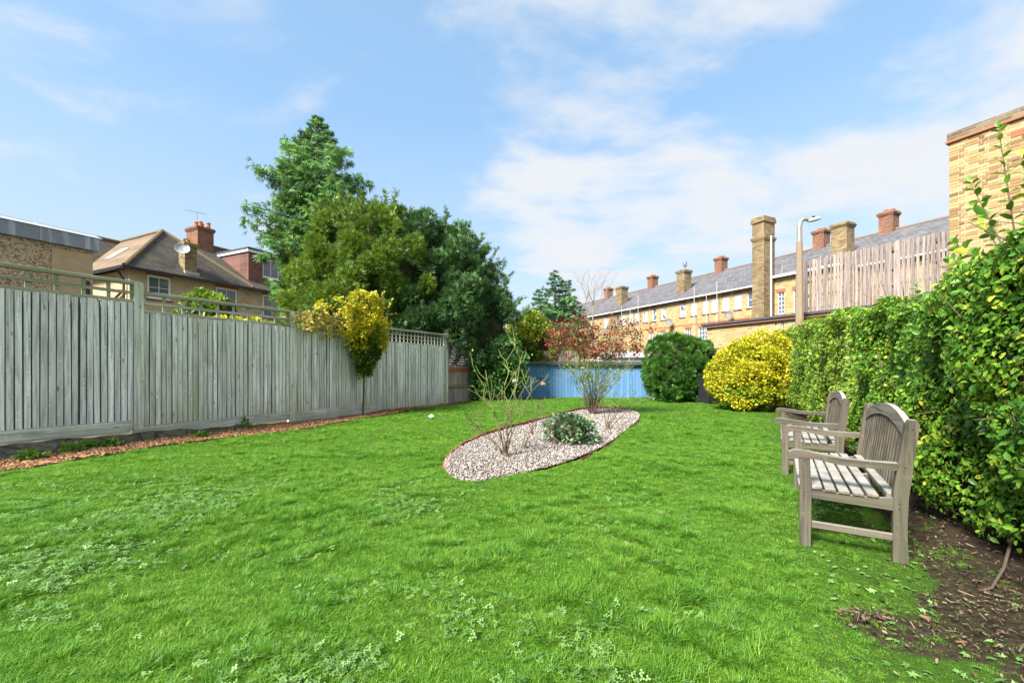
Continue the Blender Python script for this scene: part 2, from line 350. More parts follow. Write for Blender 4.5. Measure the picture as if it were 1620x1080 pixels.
def sheet(name, ys, fa, fb, nx, mt, dz, jag=0):
    V = []; ny = len(ys)
    for y in ys:
        a = fa(y); b = fb(y)
        if jag: a = a + jag * (math.sin(y * 3.1) * .5 + math.sin(y * 7.7 + 1) * .3 + math.sin(y * 17 + 2) * .2)
        for i in range(nx + 1):
            x = a + (b - a) * i / nx; V.append((x, y, float(gz(x, y)) + dz))
    F = [(j * (nx + 1) + i, j * (nx + 1) + i + 1, (j + 1) * (nx + 1) + i + 1, (j + 1) * (nx + 1) + i) for j in range(ny - 1) for i in range(nx)]
    return tag(link(name, np_mesh(name, np.array(V), np.array(F), smooth=True), mt), kind='structure')
YS = np.linspace(-4, 17.2, 170)
YS = np.concatenate([np.linspace(-4, 1, 12)[:-1], np.linspace(1, 6, 110)[:-1], np.linspace(6, 17.2, 110)])
lawn_o = sheet('lawn', YS, lambda y: bark_edge(y) - .3, lambda y: max(hedge_x(y) + 1.6, bark_edge(y) + 2), 150, LAWN, 0)
sheet('bark_path', np.linspace(-4, 14.2, 120), lambda y: fence_x(y) - .2, lambda y: bark_edge(y) + .04 * math.sin(y * 9), 10, BARKM, .012)
soil_edge = lambda y: hedge_x(y) - .30 - .22 * np.clip((3.4 - y) / 1.5, 0, 1)
def soil_amount(x, y):
    v = np.clip((x - soil_edge(y) + .12) / .22 + 1.6 * (vnoise(x, y, 3.7, 41) - .5) + 1.0 * (vnoise(x, y, 9, 42) - .5), 0, 1)
    for (cx, cy, rx, ry) in bare: v = np.maximum(v, np.clip(1.5 - ((x - cx) / rx) ** 2 - ((y - cy) / ry) ** 2, 0, 1))
    return v
bare = [(1.98, 1.86, .40, .15), (2.42, 2.12, .35, .16), (1.7, 2.0, .16, .06)]
co = np.empty(len(lawn_o.data.vertices) * 3, np.float32); lawn_o.data.vertices.foreach_get('co', co); co = co.reshape(-1, 3)
at_ = lawn_o.data.attributes.new('soil', 'FLOAT', 'POINT'); at_.data.foreach_set('value', soil_amount(co[:, 0], co[:, 1]).astype(np.float32))

bed = [G(*q) for q in ((704, 737), (707, 752), (728, 767), (760, 767), (791, 761), (830, 753), (865, 745), (905, 732), (939, 718), (970, 700), (995, 680), (1008, 669), (1012, 661), (1008, 655), (995, 651.5), (975, 650), (954, 649.5), (917, 652), (880, 661), (847, 671), (810, 681), (772, 692), (742, 705), (720, 718))]
bed = np.array(bed)
def smooth_loop(P, n=160):
    k = len(P); t = np.arange(n) / n * k; i = t.astype(int); f = (t - i)[:, None]
    p0, p1, p2, p3 = P[(i - 1) % k], P[i % k], P[(i + 1) % k], P[(i + 2) % k]
    return .5 * (2 * p1 + (p2 - p0) * f + (2 * p0 - 5 * p1 + 4 * p2 - p3) * f ** 2 + (3 * p1 - p0 - 3 * p2 + p3) * f ** 3)
bedp = smooth_loop(bed)
def inside(poly, x, y):
    r = np.zeros(len(x), bool); j = len(poly) - 1
    for i in range(len(poly)):
        xi, yi = poly[i]; xj, yj = poly[j]
        c = ((yi > y) != (yj > y)) & (x < (xj - xi) * (y - yi) / (yj - yi + 1e-12) + xi); r ^= c; j = i
    return r
m = M('gravel_base_mat'); p = m.pos()
GRB = m.done(m.mix(m.vor(p, 60, 1), (.16, .13, .10), (.42, .36, .30)), .95, .1)
b = B(); b.add([(x, y, .046) for x, y in bedp], [tuple(range(len(bedp)))]); tag(b.obj('gravel_bed', GRB), kind='structure')
RUST = m_plain('edging_mat', (.25, .07, .04), .85, .4, 12)
b = B(); n = len(bedp); c0 = bedp.mean(0)
outw = np.array([bedp[(i + 1) % n] - bedp[i - 1] for i in range(n)]); outw = nrm(np.stack([outw[:, 1], -outw[:, 0]], 1)); 
if np.sum((bedp - c0) * outw) < 0: outw = -outw
V = []
for i in range(n):
    h = .018 + .10 * min(1.0, max(0.0, .22 - outw[i][0] * .22 + outw[i][1] * 1.15)) + .008 * math.sin(i * .9) + .006 * math.sin(i * 2.7)
    for off, zz in ((0, -.02), (0, h), (.022, h), (.022, -.02)):
        q = bedp[i] + outw[i] * off; V.append((q[0], q[1], zz))
b.add(V, [(i * 4 + j, i * 4 + (j + 1) % 4, ((i + 1) % n) * 4 + (j + 1) % 4, ((i + 1) % n) * 4 + j) for i in range(n) for j in range(4)])
tag(b.obj('garden_edging', RUST), 'thin rusty red edging strip around the gravel bed', 'edging')

# gravel stones
m = M('stone_mat'); r = m.rnd()
STONE = m.done(m.ramp(r, [(0, (0.044, 0.039, 0.038)), (0.25, (0.15, 0.117, 0.1)), (0.5, (0.264, 0.221, 0.19)), (0.75, (0.352, 0.324, 0.29)), (1, (0.493, 0.489, 0.47))]), .75, .3)
def pebble(seed):
    rr = np.random.default_rng(seed); ph = (1 + 5 ** .5) / 2
    v = nrm(np.array([(-1, ph, 0), (1, ph, 0), (-1, -ph, 0), (1, -ph, 0), (0, -1, ph), (0, 1, ph), (0, -1, -ph), (0, 1, -ph), (ph, 0, -1), (ph, 0, 1), (-ph, 0, -1), (-ph, 0, 1)]))
    f = np.array([(0, 11, 5), (0, 5, 1), (0, 1, 7), (0, 7, 10), (0, 10, 11), (1, 5, 9), (5, 11, 4), (11, 10, 2), (10, 7, 6), (7, 1, 8), (3, 9, 4), (3, 4, 2), (3, 2, 6), (3, 6, 8), (3, 8, 9), (4, 9, 5), (2, 4, 11), (6, 2, 10), (8, 6, 7), (9, 8, 1)])
    return v * (1 + rr.uniform(-.22, .22, (12, 1))) * np.array([1, .75, .5]), f
x = RNG.uniform(-1, 3.4, 90000); y = RNG.uniform(4.1, 12, 90000); k = inside(bedp, x, y) & (RNG.random(90000) < np.clip(1.25 - y * .07, .3, 1)); x = x[k]; y = y[k]; n = len(x)
scatter('gravel', np.stack([x, y, .05 + RNG.uniform(0, .016, n)], 1), RNG.uniform(0, 6.28, (n, 3)), (RNG.uniform(.008, .018, n) * np.clip(.75 + y * .05, 1, 1.4))[:, None] * np.ones((1, 3)), RNG.integers(0, 4, n), [source('stone', *pebble(i), STONE) for i in range(4)])
# bark chips and leaf litter
m = M('chip_mat'); CHIP = m.done(m.ramp(m.rnd(), [(0, (.07, .032, .018)), (.4, (.20, .095, .05)), (.75, (.34, .18, .09)), (1, (.52, .36, .20))]), .9, .1)
def chip(s):
    rr = np.random.default_rng(s); v = np.array([(-1, -.4, 0), (1, -.3, 0), (1, .4, .12), (-1, .35, .05), (-.9, -.3, .2), (.9, -.3, .22), (.8, .3, .25), (-.9, .3, .2)]) + rr.uniform(-.12, .12, (8, 3))
    return v, np.array([(0, 1, 5, 4), (1, 2, 6, 5), (2, 3, 7, 6), (3, 0, 4, 7), (4, 5, 6, 7)])
y = 4 + 10.2 * RNG.random(60000) ** 1.4; f = RNG.random(60000); x = fence_x(y) + .12 + (bark_edge(y) + .06 - fence_x(y) - .12) * f
k = RNG.random(len(x)) < np.where(f < .3, .55, 1); x, y = x[k][:30000], y[k][:30000]; n = len(x)
scatter('bark_chips', np.stack([x, y, gz(x, y) + .018 + RNG.uniform(0, .012, n)], 1), np.stack([RNG.normal(0, .35, n), RNG.normal(0, .35, n), RNG.uniform(0, 6.28, n)], 1), RNG.uniform(.012, .034, n)[:, None] * np.ones((1, 3)), RNG.integers(0, 3, n), [source('chip', *chip(i), CHIP) for i in range(3)])
m = M('litter_mat'); LIT = m.done(m.ramp(m.rnd(), [(0, (.03, .022, .015)), (.35, (.075, .05, .032)), (.7, (.16, .12, .08)), (.9, (.25, .19, .13)), (1, (.19, .08, .045))]), .8, .2)
lv, lf = mk_leaf(.32, .12, -.12)
y = 1.2 + 11 * RNG.random(3600) ** 1.7; x = hedge_x(y) + RNG.normal(-.12, .32, 3600)
xb = []; yb = []
for (cx, cy, rx, ry) in bare: xb.append(cx + RNG.normal(0, rx * .5, 160)); yb.append(cy + RNG.normal(0, ry * .6, 160))
x = np.concatenate([x] + xb + [RNG.uniform(-4, 3, 30)]); y = np.concatenate([y] + yb + [RNG.uniform(1.6, 9, 30)]); n = len(x)
s = RNG.uniform(.006, .02, n) * np.where(RNG.random(n) < .06, 1.7, 1)
scatter('leaf_litter', np.stack([x, y, gz(x, y) + .02 + RNG.uniform(0, .012, n)], 1), np.stack([RNG.normal(0, .4, n), RNG.normal(0, .4, n), RNG.uniform(0, 6.28, n)], 1), s[:, None] * np.array([[1.2, 1, 1]]), (RNG.random(n) < .22).astype(int), [source('fallen_leaf', lv, lf, LIT), source('twig_bit', chip(9)[0] * np.array([.9, .35, .5]), chip(9)[1], LIT)])

# grass
m = M('grass_mat'); p = m.pos(); r = m.attr('rnd'); r2 = m.rnd()
c = m.ramp(m.math('ADD', m.math('MULTIPLY', r, .55), m.math('MULTIPLY', r2, .45)), [(0.08, (0.04, 0.132, 0.011)), (0.4, (0.115, 0.275, 0.02)), (0.72, (0.218, 0.396, 0.039)), (0.9, (0.356, 0.473, 0.077)), (1, (0.575, 0.495, 0.242))])
c = m.mix(m.ramp(m.noise(p, 1.1, 5, .62), [(.35, 0.0), (.7, .8)]), c, m.mix(r, (.045, .18, .016), (.14, .33, .03)))
c = m.mix(m.ramp(m.noise(p, 5.5, 3, .6), [(.55, 0.0), (.75, .5)]), c, (.22, .38, .04))
m.done(c, .5, .3)
tr = m.node('ShaderNodeBsdfTranslucent', Color=m.mix(.6, c, (.22, .50, .02))); mx = m.node('ShaderNodeMixShader'); mx.inputs[0].default_value = .38
m.l.new(m.b.outputs[0], mx.inputs[1]); m.l.new(tr.outputs[0], mx.inputs[2]); m.l.new(mx.outputs[0], m.out.inputs[0]); GRASS = m.m
def tuft(seed, nb, hgt, spread, lean, w):
    rr = np.random.default_rng(seed); V = []; F = []; R = []
    for i in range(nb):
        a = rr.uniform(0, 6.28); rad = spread * math.sqrt(rr.random()); bx, by = rad * math.cos(a), rad * math.sin(a)
        a2 = a + rr.normal(0, .9); ln = lean * rr.uniform(.3, 1.5); h = hgt * rr.uniform(.55, 1.15); dx, dy = math.cos(a2), math.sin(a2); px_, py_ = -dy * w / 2, dx * w / 2
        k = len(V)
        for t, ww in ((0, 1), (.5, .85)):
            q = ln * h * t ** 1.6; z = h * t * (1 - .25 * ln * t)
            V += [(bx + dx * q - px_ * ww, by + dy * q - py_ * ww, z), (bx + dx * q + px_ * ww, by + dy * q + py_ * ww, z)]
        q = ln * h; V.append((bx + dx * q, by + dy * q, max(.006, h * (1 - .42 * ln))))
        F += [(k, k + 1, k + 3), (k, k + 3, k + 2), (k + 2, k + 3, k + 4)]; R += [rr.random()] * 3
    return np.array(V), np.array(F), GRASS, np.array(R)
tufts = [source('tuft_a', *tuft(1, 22, .055, .035, .9, .0042)), source('tuft_b', *tuft(2, 24, .05, .04, 1.2, .004)), source('tuft_c', *tuft(3, 26, .085, .03, .8, .0042)), source('tuft_d', *tuft(4, 20, .06, .045, 1.35, .0045)), source('tuft_e', *tuft(5, 16, .11, .02, .7, .004))]
def lawn_ok(x, y, soft=True):
    k = (x > bark_edge(y) + RNG.normal(-.02, .03, len(x))) & ~inside(bedp + outw * .012, x, y) & (y < 16.9)
    k &= RNG.random(len(x)) > np.clip(soil_amount(x, y) * 1.05, 0, .74)
    k &= x < hedge_x(y) - .02
    return k
def band(y0, y1, n):
    y = y0 + (y1 - y0) * RNG.random(n); hw = (y * 1.28 + .5); x = RNG.uniform(-1, 1, n) * hw; return x, y
xs = []; ys = []
for (a, b_, n) in ((1.2, 2.4, 27000), (2.4, 4, 38000), (4, 6.5, 46000), (6.5, 10, 42000), (10, 17, 34000)):
    x, y = band(a, b_, n); xs.append(x); ys.append(y)
x = np.concatenate(xs); y = np.concatenate(ys); k = lawn_ok(x, y); x, y = x[k], y[k]; n = len(x)
hn = .35 * vnoise(x, y, 2.3, 1) + .35 * vnoise(x, y, 6.5, 2) + .3 * vnoise(x, y, 13, 7); hn = np.clip((hn - .5) * 1.5 + .5, 0, 1)
near_soil = np.clip((soil_edge(y) - x) / .9, .5, 1)
sc_ = (.40 + .50 * hn ** 1.6) * RNG.uniform(.75, 1.2, n) * np.clip(.85 + .045 * y, 1, 1.6) * near_soil
idx = np.where(hn > .66, RNG.choice([2, 0, 4], n, p=[.5, .35, .15]), RNG.choice([0, 1, 3], n))
scatter('grass', np.stack([x, y, gz(x, y) - .006], 1), np.stack([RNG.normal(0, .12, n), RNG.normal(0, .12, n), RNG.uniform(0, 6.28, n)], 1), np.stack([sc_ * 1.05, sc_ * 1.05, sc_], 1), idx, tufts)
# clover and flat weeds in the turf
m = M('clover_mat'); r2 = m.rnd(); CLOV = m.done(m.ramp(r2, [(0, (.06, .15, .03)), (.6, (.13, .25, .06)), (1, (.21, .33, .11))]), .45, .35)
V = []; F = []
for s in range(3):
    a0 = s * 2.094
    for q in range(3):
        a = a0 * 0 + q * 2.094; k = len(V); c, sn = math.cos(a), math.sin(a)
        loc = [(0, 0), (.4, .3), (.85, .32), (.95, 0), (.85, -.32), (.4, -.3)]; ox, oy, oz = ((0, 0, 1.0), (1.6, .6, .7), (-.7, 1.5, .8))[s]
        V += [(ox + u * c - w_ * sn, oy + u * sn + w_ * c, oz + .12 * abs(w_) + .05 * u) for u, w_ in loc]; F += [(k, k + 1, k + 2), (k, k + 2, k + 3), (k, k + 3, k + 4), (k, k + 4, k + 5)]
clov = source('clover_sprig', np.array(V), np.array(F), CLOV)
V = []; F = []
for q in range(7):
    a = q * .9 + .2 * (q % 3); k = len(V); c, sn = math.cos(a), math.sin(a); L = 1 + .35 * (q % 3)
    loc = [(0, 0, 0), (.4, .26, .22), (.85, .34, .28), (1.2 * L, 0, .16), (.85, -.34, .28), (.4, -.26, .22)]
    V += [(u * c - w_ * sn, u * sn + w_ * c, z) for u, w_, z in loc]; F += [(k, k + 1, k + 2), (k, k + 2, k + 3), (k, k + 3, k + 4), (k, k + 4, k + 5)]
rosette = source('weed_rosette', np.array(V), np.array(F), CLOV)
x1, y1 = band(1.3, 4.6, 30000); pn = .55 * vnoise(x1, y1, 1.1, 5) + .45 * vnoise(x1, y1, 3.1, 6); k = lawn_ok(x1, y1) & (pn + RNG.normal(0, .10, len(x1)) + np.clip(-x1 * .04, -.06, .08) > .69) & (y1 < 3.7 + RNG.random(len(x1))); x1, y1 = x1[k], y1[k]
n1 = len(x1); x2 = RNG.uniform(1.0, 2.7, 240); y2 = RNG.uniform(1.5, 2.9, 240); k = (x2 < hedge_x(y2) - .3) & (x2 > .5 + .45 * y2); x2, y2 = x2[k], y2[k]; n2 = len(x2)
x = np.concatenate([x1, x2]); y = np.concatenate([y1, y2]); n = n1 + n2
s = np.concatenate([RNG.uniform(.007, .013, n1), RNG.uniform(.006, .014, n2)])
scatter('clover', np.stack([x, y, gz(x, y) + np.concatenate([RNG.uniform(.008, .03, n1), np.full(n2, .012)])], 1), np.stack([RNG.normal(0, .3, n), RNG.normal(0, .3, n), RNG.uniform(0, 6.28, n)], 1), s[:, None] * np.ones((1, 3)), np.concatenate([np.zeros(n1), np.ones(n2)]).astype(int), [clov, rosette])

# ------------------------------------------------------------------ close-board fence on the left (own frame: x along it, y away from the garden)
F_ANG = math.atan2(1, .538); F_O = (-6.085, 6.77)
FW1 = m_wood('fence_wood_grey', (.34, .35, .36), (.82, .84, .86), 'z', True, (.33, .35, .22, .22))
FW2 = m_wood('fence_wood_green', (.33, .34, .33), (.80, .825, .81), 'z', True, (.31, .34, .15, .55))
FRAIL = m_wood('fence_rail_wood', (.19, .19, .155), (.54, .55, .48), 'x', False, (.19, .20, .09, .6))
FBOARD = m_wood('gravel_board_wood', (.25, .26, .24), (.62, .64, .61), 'x', True, (.22, .25, .13, .5))
FBACK = m_wood('gap_dark_wood', (.09, .09, .085), (.20, .205, .19), 'z', False)  # dark backing timber; shade of the board gaps put into its colour
fence = thing('garden_fence', 'tall grey close board fence with open trellis top along the bark strip', 'fence', (*F_O, 0), F_ANG)
posts_s = [-2.95, 0.0, 2.65, 5.14, 8.1]
SEC = [(-2.95, 0.0, 2.60, 2.27, .38, .20, .078, FW1, .285, 2, None), (0, 2.65, 2.46, 2.12, .27, .09, .079, FW2, .27, 2, None), (2.65, 5.14, 2.45, 2.07, .27, .03, .068, FW2, .27, 2, None), (5.14, 8.1, 2.345, 1.94, .085, .0, .108, FW2, .155, 3, None)]
for i, s in enumerate(posts_s):
    top = [2.62, 2.60, 2.44, 2.36, 2.36][i]; w = .06 if i < 4 else .045
    zb = [.1, .19, .0, .0, -.02][i]
    b = B(); b.prism([(-w, zb), (w, zb), (w, top - .02), (w * .4, top), (-w * .4, top), (-w, top - .02)], -.075, .03, 'y'); b.obj('post', FW2, fence, (s, 0, 0))
for (s0, s1, cap, ptop, pbot, bbot, pitch, mt, vp, rows, _) in SEC:
    a, e = s0 + .062, s1 - .062; n = round((e - a) / pitch); pt = (e - a) / n
    sh = []
    for q in range(3):
        w = pt - (.010, .013, .016)[q]; h = ptop - pbot; b = B(); b.box(-w / 2, w / 2, -.009, .009, 0, h - (0, .006, .012)[q], .003); sh.append(b.mesh('pale'))
    for i in range(n):
        link('pale', sh[random.randrange(3)], mt, fence, (a + pt * (i + .5) + random.uniform(-.003, .003), -.045 + random.uniform(-.006, .006), pbot), (random.gauss(0, .0015), random.gauss(0, .003), random.gauss(0, .045)))
    B().box(a, e, -.012, .006, pbot + .01, ptop - .02).obj('backing_board', FBACK, fence)
    for z in (pbot + .3, (pbot + ptop) / 2, ptop - .25): B().box(a, e, .006, .06, z - .04, z + .04).obj('arris_rail', FRAIL, fence)
    B().box(a + .002, e - .002, -.068, -.02, bbot + .012, pbot - .004, .004).obj('gravel_board', FBOARD, fence)
    B().box(a - .05, e + .05, -.07, .03, cap - .055, cap, .006).obj('cap_rail', FRAIL, fence)
    nb = max(2, round((e - a) / vp)); zt = cap - .056
    for i in range(nb + 1):
        x = a + .015 + (e - a - .03) * i / nb; w = .023 if rows == 2 else .014
        B().box(x - w, x + w, -.03, -.008, ptop - .03, zt, .002).obj('trellis_upright', FRAIL, fence)
    for r_ in range(rows):
        z = ptop + .012 + (zt - ptop - .01) * r_ / rows; w = .023 if rows == 2 else .014
        B().box(a, e, -.054, -.031, z - w, z + w, .002).obj('trellis_rail', FRAIL, fence)
# a rough concrete footing runs under the first bays
CONC = M('footing_mat'); p = CONC.obj()
cc = CONC.mix(CONC.ramp(CONC.noise(p, 5, 6, .65), [(.35, 0.0), (.65, 1.0)]), (.045, .038, .028), (.21, .185, .145)); cc = CONC.mix(CONC.ramp(CONC.noise(p, 1.3, 4, .6), [(.45, 0.0), (.7, .6)]), cc, (.06, .085, .03))
crk = CONC.vor(CONC.map(p, (1.3, 1.3, 1.3)), 1.0, 0, 'DISTANCE_TO_EDGE'); cc = CONC.mix(CONC.ramp(crk, [(.0, .8), (.02, 0.0)]), cc, (.015, .013, .01)); CONC.bump(CONC.noise(p, 22, 6, .7), 1.0, .03); CONC = CONC.done(cc, .95, .1)
foot = thing('concrete_footing', 'rough cracked concrete footing under the grey fence', 'footing', (*F_O, 0), F_ANG)
def footing(sa, sb, h0, h1, yo0, yo1, ns):
    V = []; F = []
    for i in range(ns + 1):
        t = i / ns; x = sa + (sb - sa) * t; h = h0 + (h1 - h0) * t + .012 * math.sin(x * 5) + .01 * math.sin(x * 13); yo = yo0 + (yo1 - yo0) * t + .02 * math.sin(x * 7)
        V += [(x, .12, -.05), (x, .12, h), (x, -.085, h), (x, -.085 - yo * .45, h * .72), (x, -.085 - yo, .0), (x, -.085 - yo, -.05)]
    for i in range(ns):
        for j in range(5): F.append((i * 6 + j, i * 6 + j + 1, (i + 1) * 6 + j + 1, (i + 1) * 6 + j))
    b = B(); b.add(V, F + [tuple(range(6)), tuple(ns * 6 + j for j in range(6))]); return b
footing(-4.2, -.02, .23, .17, .42, .20, 34).obj('footing_slab', CONC, foot)
footing(0, .62, .165, .15, .14, .14, 10).obj('footing_slab', CONC, foot)
footing(.64, 2.3, .145, .06, .13, .08, 20).obj('footing_slab', CONC, foot)
footing(2.32, 8.2, .035, .03, .03, .02, 20).obj('footing_slab', CONC, foot)
STEEL = m_plain('bracket_mat', (.42, .43, .44), .45, .2, 8, .7)
b = B(); b.box(-.075, -.066, -.085, -.03, .17, .34).box(-.066, .05, -.083, -.078, .17, .22); b.obj('post_bracket', STEEL, fence)

# ------------------------------------------------------------------ benches
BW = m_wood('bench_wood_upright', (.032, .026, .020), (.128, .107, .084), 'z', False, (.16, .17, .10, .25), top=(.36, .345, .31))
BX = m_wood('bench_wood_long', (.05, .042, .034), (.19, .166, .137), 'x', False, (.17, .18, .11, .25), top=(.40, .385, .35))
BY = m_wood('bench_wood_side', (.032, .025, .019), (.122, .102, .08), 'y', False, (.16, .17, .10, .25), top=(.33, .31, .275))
DOWEL = m_plain('dowel_mat', (.035, .03, .025), .9)
L_ = 1.5; DP = .475
def arch(u): return .822 + .105 * max(0.0, math.sin(math.pi * u)) ** .75
def back_y(z): return -DP - .005 - max(0, z - .42) * .135
def make_bench(label, loc, rz):
    t = thing('garden_bench', label, 'bench', loc, rz, 'weathered garden benches along the hedge')
    for x in (.031, L_ - .031):
        b = B(); b.prism([(-.034, 0), (.028, 0), (.030, .25), (.026, .42), (.034, .585), (-.03, .585), (-.036, .42), (-.036, .25)], x - .0275, x + .0275); b.obj('front_leg', BW, t)
        b = B(); pr = [(-DP + .03, 0), (-DP + .028, .43), (back_y(.60) + .036, .60), (back_y(.84) + .034, .85), (back_y(.87) + .02, .878), (back_y(.87) - .012, .878), (back_y(.84) - .03, .85), (back_y(.60) - .034, .60), (-DP - .042, .40), (-DP - .036, .2), (-DP - .042, 0)]
        b.prism(pr, x - .0275, x + .0275); b.obj('rear_post', BW, t)
        top = [(.095, .575), (.10, .598), (.09, .622), (.06, .638), (.0, .638), (-.10, .622), (-.22, .607), (-.36, .605), (back_y(.6) + .03, .608)]
        bot = [(back_y(.56) + .034, .565), (-.30, .562), (-.18, .566), (-.06, .587), (.03, .587), (.07, .572)]
        b = B(); b.prism(top + bot, x - .0325, x + .0325); b.obj('armrest', BY, t)
        b = B(); b.prism([(-.037, .395), (-.12, .381), (-.25, .374), (-.38, .380), (-DP + .026, .392), (-DP + .026, .315), (-.037, .325)], x - .017, x + .017); b.obj('side_rail', BY, t)
        B().box(x - .016, x + .016, -DP + .026, -.037, .125, .168, .004).obj('stretcher', BY, t)
        for (y, z) in ((0, .36), (.003, .335), (0, .57), (-DP, .36), (back_y(.585), .585), (back_y(.82), .82), (-DP, .33)):
            s = -1 if x < .5 else 1
            B().tube([(x + s * .0262, y, z), (x + s * .0282, y, z)], .0055, 7).obj('dowel', DOWEL, t)
    b = B(); b.prism([(-.037, .392), (-.12, .378), (-.25, .371), (-.38, .377), (-DP + .026, .389), (-DP + .026, .315), (-.037, .325)], L_ / 2 - .02, L_ / 2 + .02); b.obj('centre_rail', BY, t)
    B().box(.06, L_ - .06, -.012, .014, .315, .388, .003).obj('front_rail', BX, t)
    B().box(.06, L_ - .06, -DP - .02, -DP + .052, .375, .412, .004).obj('rear_rail', BX, t)
    for y, z, a in ((.006, .409, -.10), (-.068, .398, -.06), (-.139, .391, -.03), (-.210, .388, 0), (-.281, .389, .03), (-.352, .393, .06)):
        B().box(.004, L_ - .004, -.029, .029, -.010, .010, .003).obj('seat_slat', BX, t, (0, y, z), (a + random.gauss(0, .008), random.gauss(0, .0015), 0))
    # the back: slats between a straight lower rail and an arched crest rail
    N = 24; V = []; F = []
    for i in range(N + 1):
        u = i / N; x = .059 + (L_ - .118) * u; zt = arch(u); 
        for zz, dy in ((zt - .085, -.017), (zt, -.017), (zt, .017), (zt - .085, .017)): V.append((x, back_y(zz) + dy, zz))
    for i in range(N):
        for j in range(4): F.append((i * 4 + j, i * 4 + (j + 1) % 4, (i + 1) * 4 + (j + 1) % 4, (i + 1) * 4 + j))
    b = B(); b.add(V, F + [(0, 1, 2, 3), tuple(N * 4 + j for j in range(4))]); b.obj('crest_rail', BX, t)
    n = 17
    for i in range(n):
        u = (i + .5) / n; x = .062 + (L_ - .124) * u; z1 = arch(u) - .084; z0 = .411; w = .0205
        b = B(); V = [(x + sx * w, back_y(z) + sy * .009, z) for z in (z0, z1) for sx in (-1, 1) for sy in (-1, 1)]
        b.add(V, [(0, 1, 3, 2), (4, 6, 7, 5), (0, 4, 5, 1), (2, 3, 7, 6), (0, 2, 6, 4), (1, 5, 7, 3)]); b.obj('back_slat', BW, t)
    return t
RB = math.atan2(.84, .54)
make_bench('weathered slatted garden bench standing alone in front, its end on the weedy bare patch', (1.964, 2.80, .012), RB)
make_bench('weathered slatted garden bench standing behind the other bench, on mown grass', (3.02, 4.62, .012), RB)

# ------------------------------------------------------------------ plants: general crowns
BARK = M('bark_brown'); p = BARK.obj(); g_ = BARK.noise(BARK.map(p, (14, 14, 3)), 1.0, 6, .6); BARK.bump(g_, .8, .02); BARK = BARK.done(BARK.ramp(g_, [(.3, (.045, .033, .024)), (.7, (.17, .13, .09))]) if False else (.10, .075, .055), .9, .15)
TWIG = m_plain('twig_mat', (.12, .09, .065), .85, .4, 20)
def clump_pts(n_c, shape, r_lo, r_hi, per, flat=1.0):
    """per-clump points on the shells of many small lobes that sit on the crown's surface"""
    P = []; D = []; Cn = []
    c, nrml = shape(n_c)
    r = RNG.uniform(r_lo, r_hi, n_c)
    for i in range(n_c):
        d = rdir(per); d = nrm(d + nrml[i] * .75); q = c[i] + d * (r[i] * RNG.uniform(.55, 1.05, per) ** .6)[:, None] * np.array([1, 1, flat]); P.append(q); D.append(d); Cn.append(np.full(per, RNG.random()))
    return np.concatenate(P), np.concatenate(D), np.concatenate(Cn)
def ellipsoid(c, r, zmin=-1.0, fill=(.8, 1.0)):
    c = np.array(c); r = np.array(r)
    def f(n):
        d = rdir(n * 4); d = d[d[:, 2] > zmin][:n]; return c + d * r * RNG.uniform(*fill, len(d))[:, None] ** 1.0, nrm(d / r)
    return f
def boxy(c, r, zmin=-1.0):
    c = np.array(c); r = np.array(r)
    def f(n):
        d = rdir(n * 4); d = d[d[:, 2] > zmin][:n]; k = np.sum(np.abs(d) ** 3.2, 1) ** (1 / 3.2); return c + d / k[:, None] * r * RNG.uniform(.9, 1.0, len(d))[:, None], nrm(d / r)
    return f
def lump(c, r, mt, parent, name='shade_lump', seed=1, amp=.15, sub=4):
    """solid dark core added inside a shrub; its inner shade is put into the colour"""
    import bmesh
    bm = bmesh.new(); bmesh.ops.create_icosphere(bm, subdivisions=sub, radius=1); rr = np.random.default_rng(seed); ph = rr.uniform(0, 6, 9)
    for v in bm.verts:
        d = v.co.copy(); k = 1 + amp * (math.sin(5 * d.x + ph[0]) * math.sin(4 * d.y + ph[1]) + .7 * math.sin(9 * d.z + ph[2]) * math.sin(8 * d.x + ph[3]) + .6 * math.sin(17 * d.y + ph[4]) * math.sin(15 * d.z + ph[5]))
        v.co = Vector((c[0] + d.x * r[0] * k, c[1] + d.y * r[1] * k, c[2] + d.z * r[2] * k))
    me = bpy.data.meshes.new(name); bm.to_mesh(me); bm.free(); return link(name, me, mt, parent)
INNER = M('shade_core'); p = INNER.pos(); INNER.bump(INNER.noise(p, 18, 5, .7), 1.0, .08); INNER = INNER.done(INNER.mix(INNER.noise(p, 9, 5, .7), (.022, .030, .013), (.060, .070, .030)), .95, .05)  # dark core colour: the shade inside crowns and hedges is painted in
def stems(base, tips, r0, r1, wob=.08, seg=6, k=5):
    b = B(); rr = random.Random(int(abs(base[0]) * 100) + len(tips))
    for tip in tips:
        p0 = Vector(base); p1 = Vector(tip); pts = []; L = (p1 - p0).length
        for i in range(seg + 1):
            t = i / seg; q = p0.lerp(p1, t); q.z = p0.z + (p1.z - p0.z) * t ** .85
            if 0 < i < seg: q += Vector((rr.gauss(0, wob), rr.gauss(0, wob), rr.gauss(0, wob * .5))) * L * .35
            pts.append(q)
        b.tube(pts, [r0 + (r1 - r0) * i / seg for i in range(seg + 1)], k)
    return b

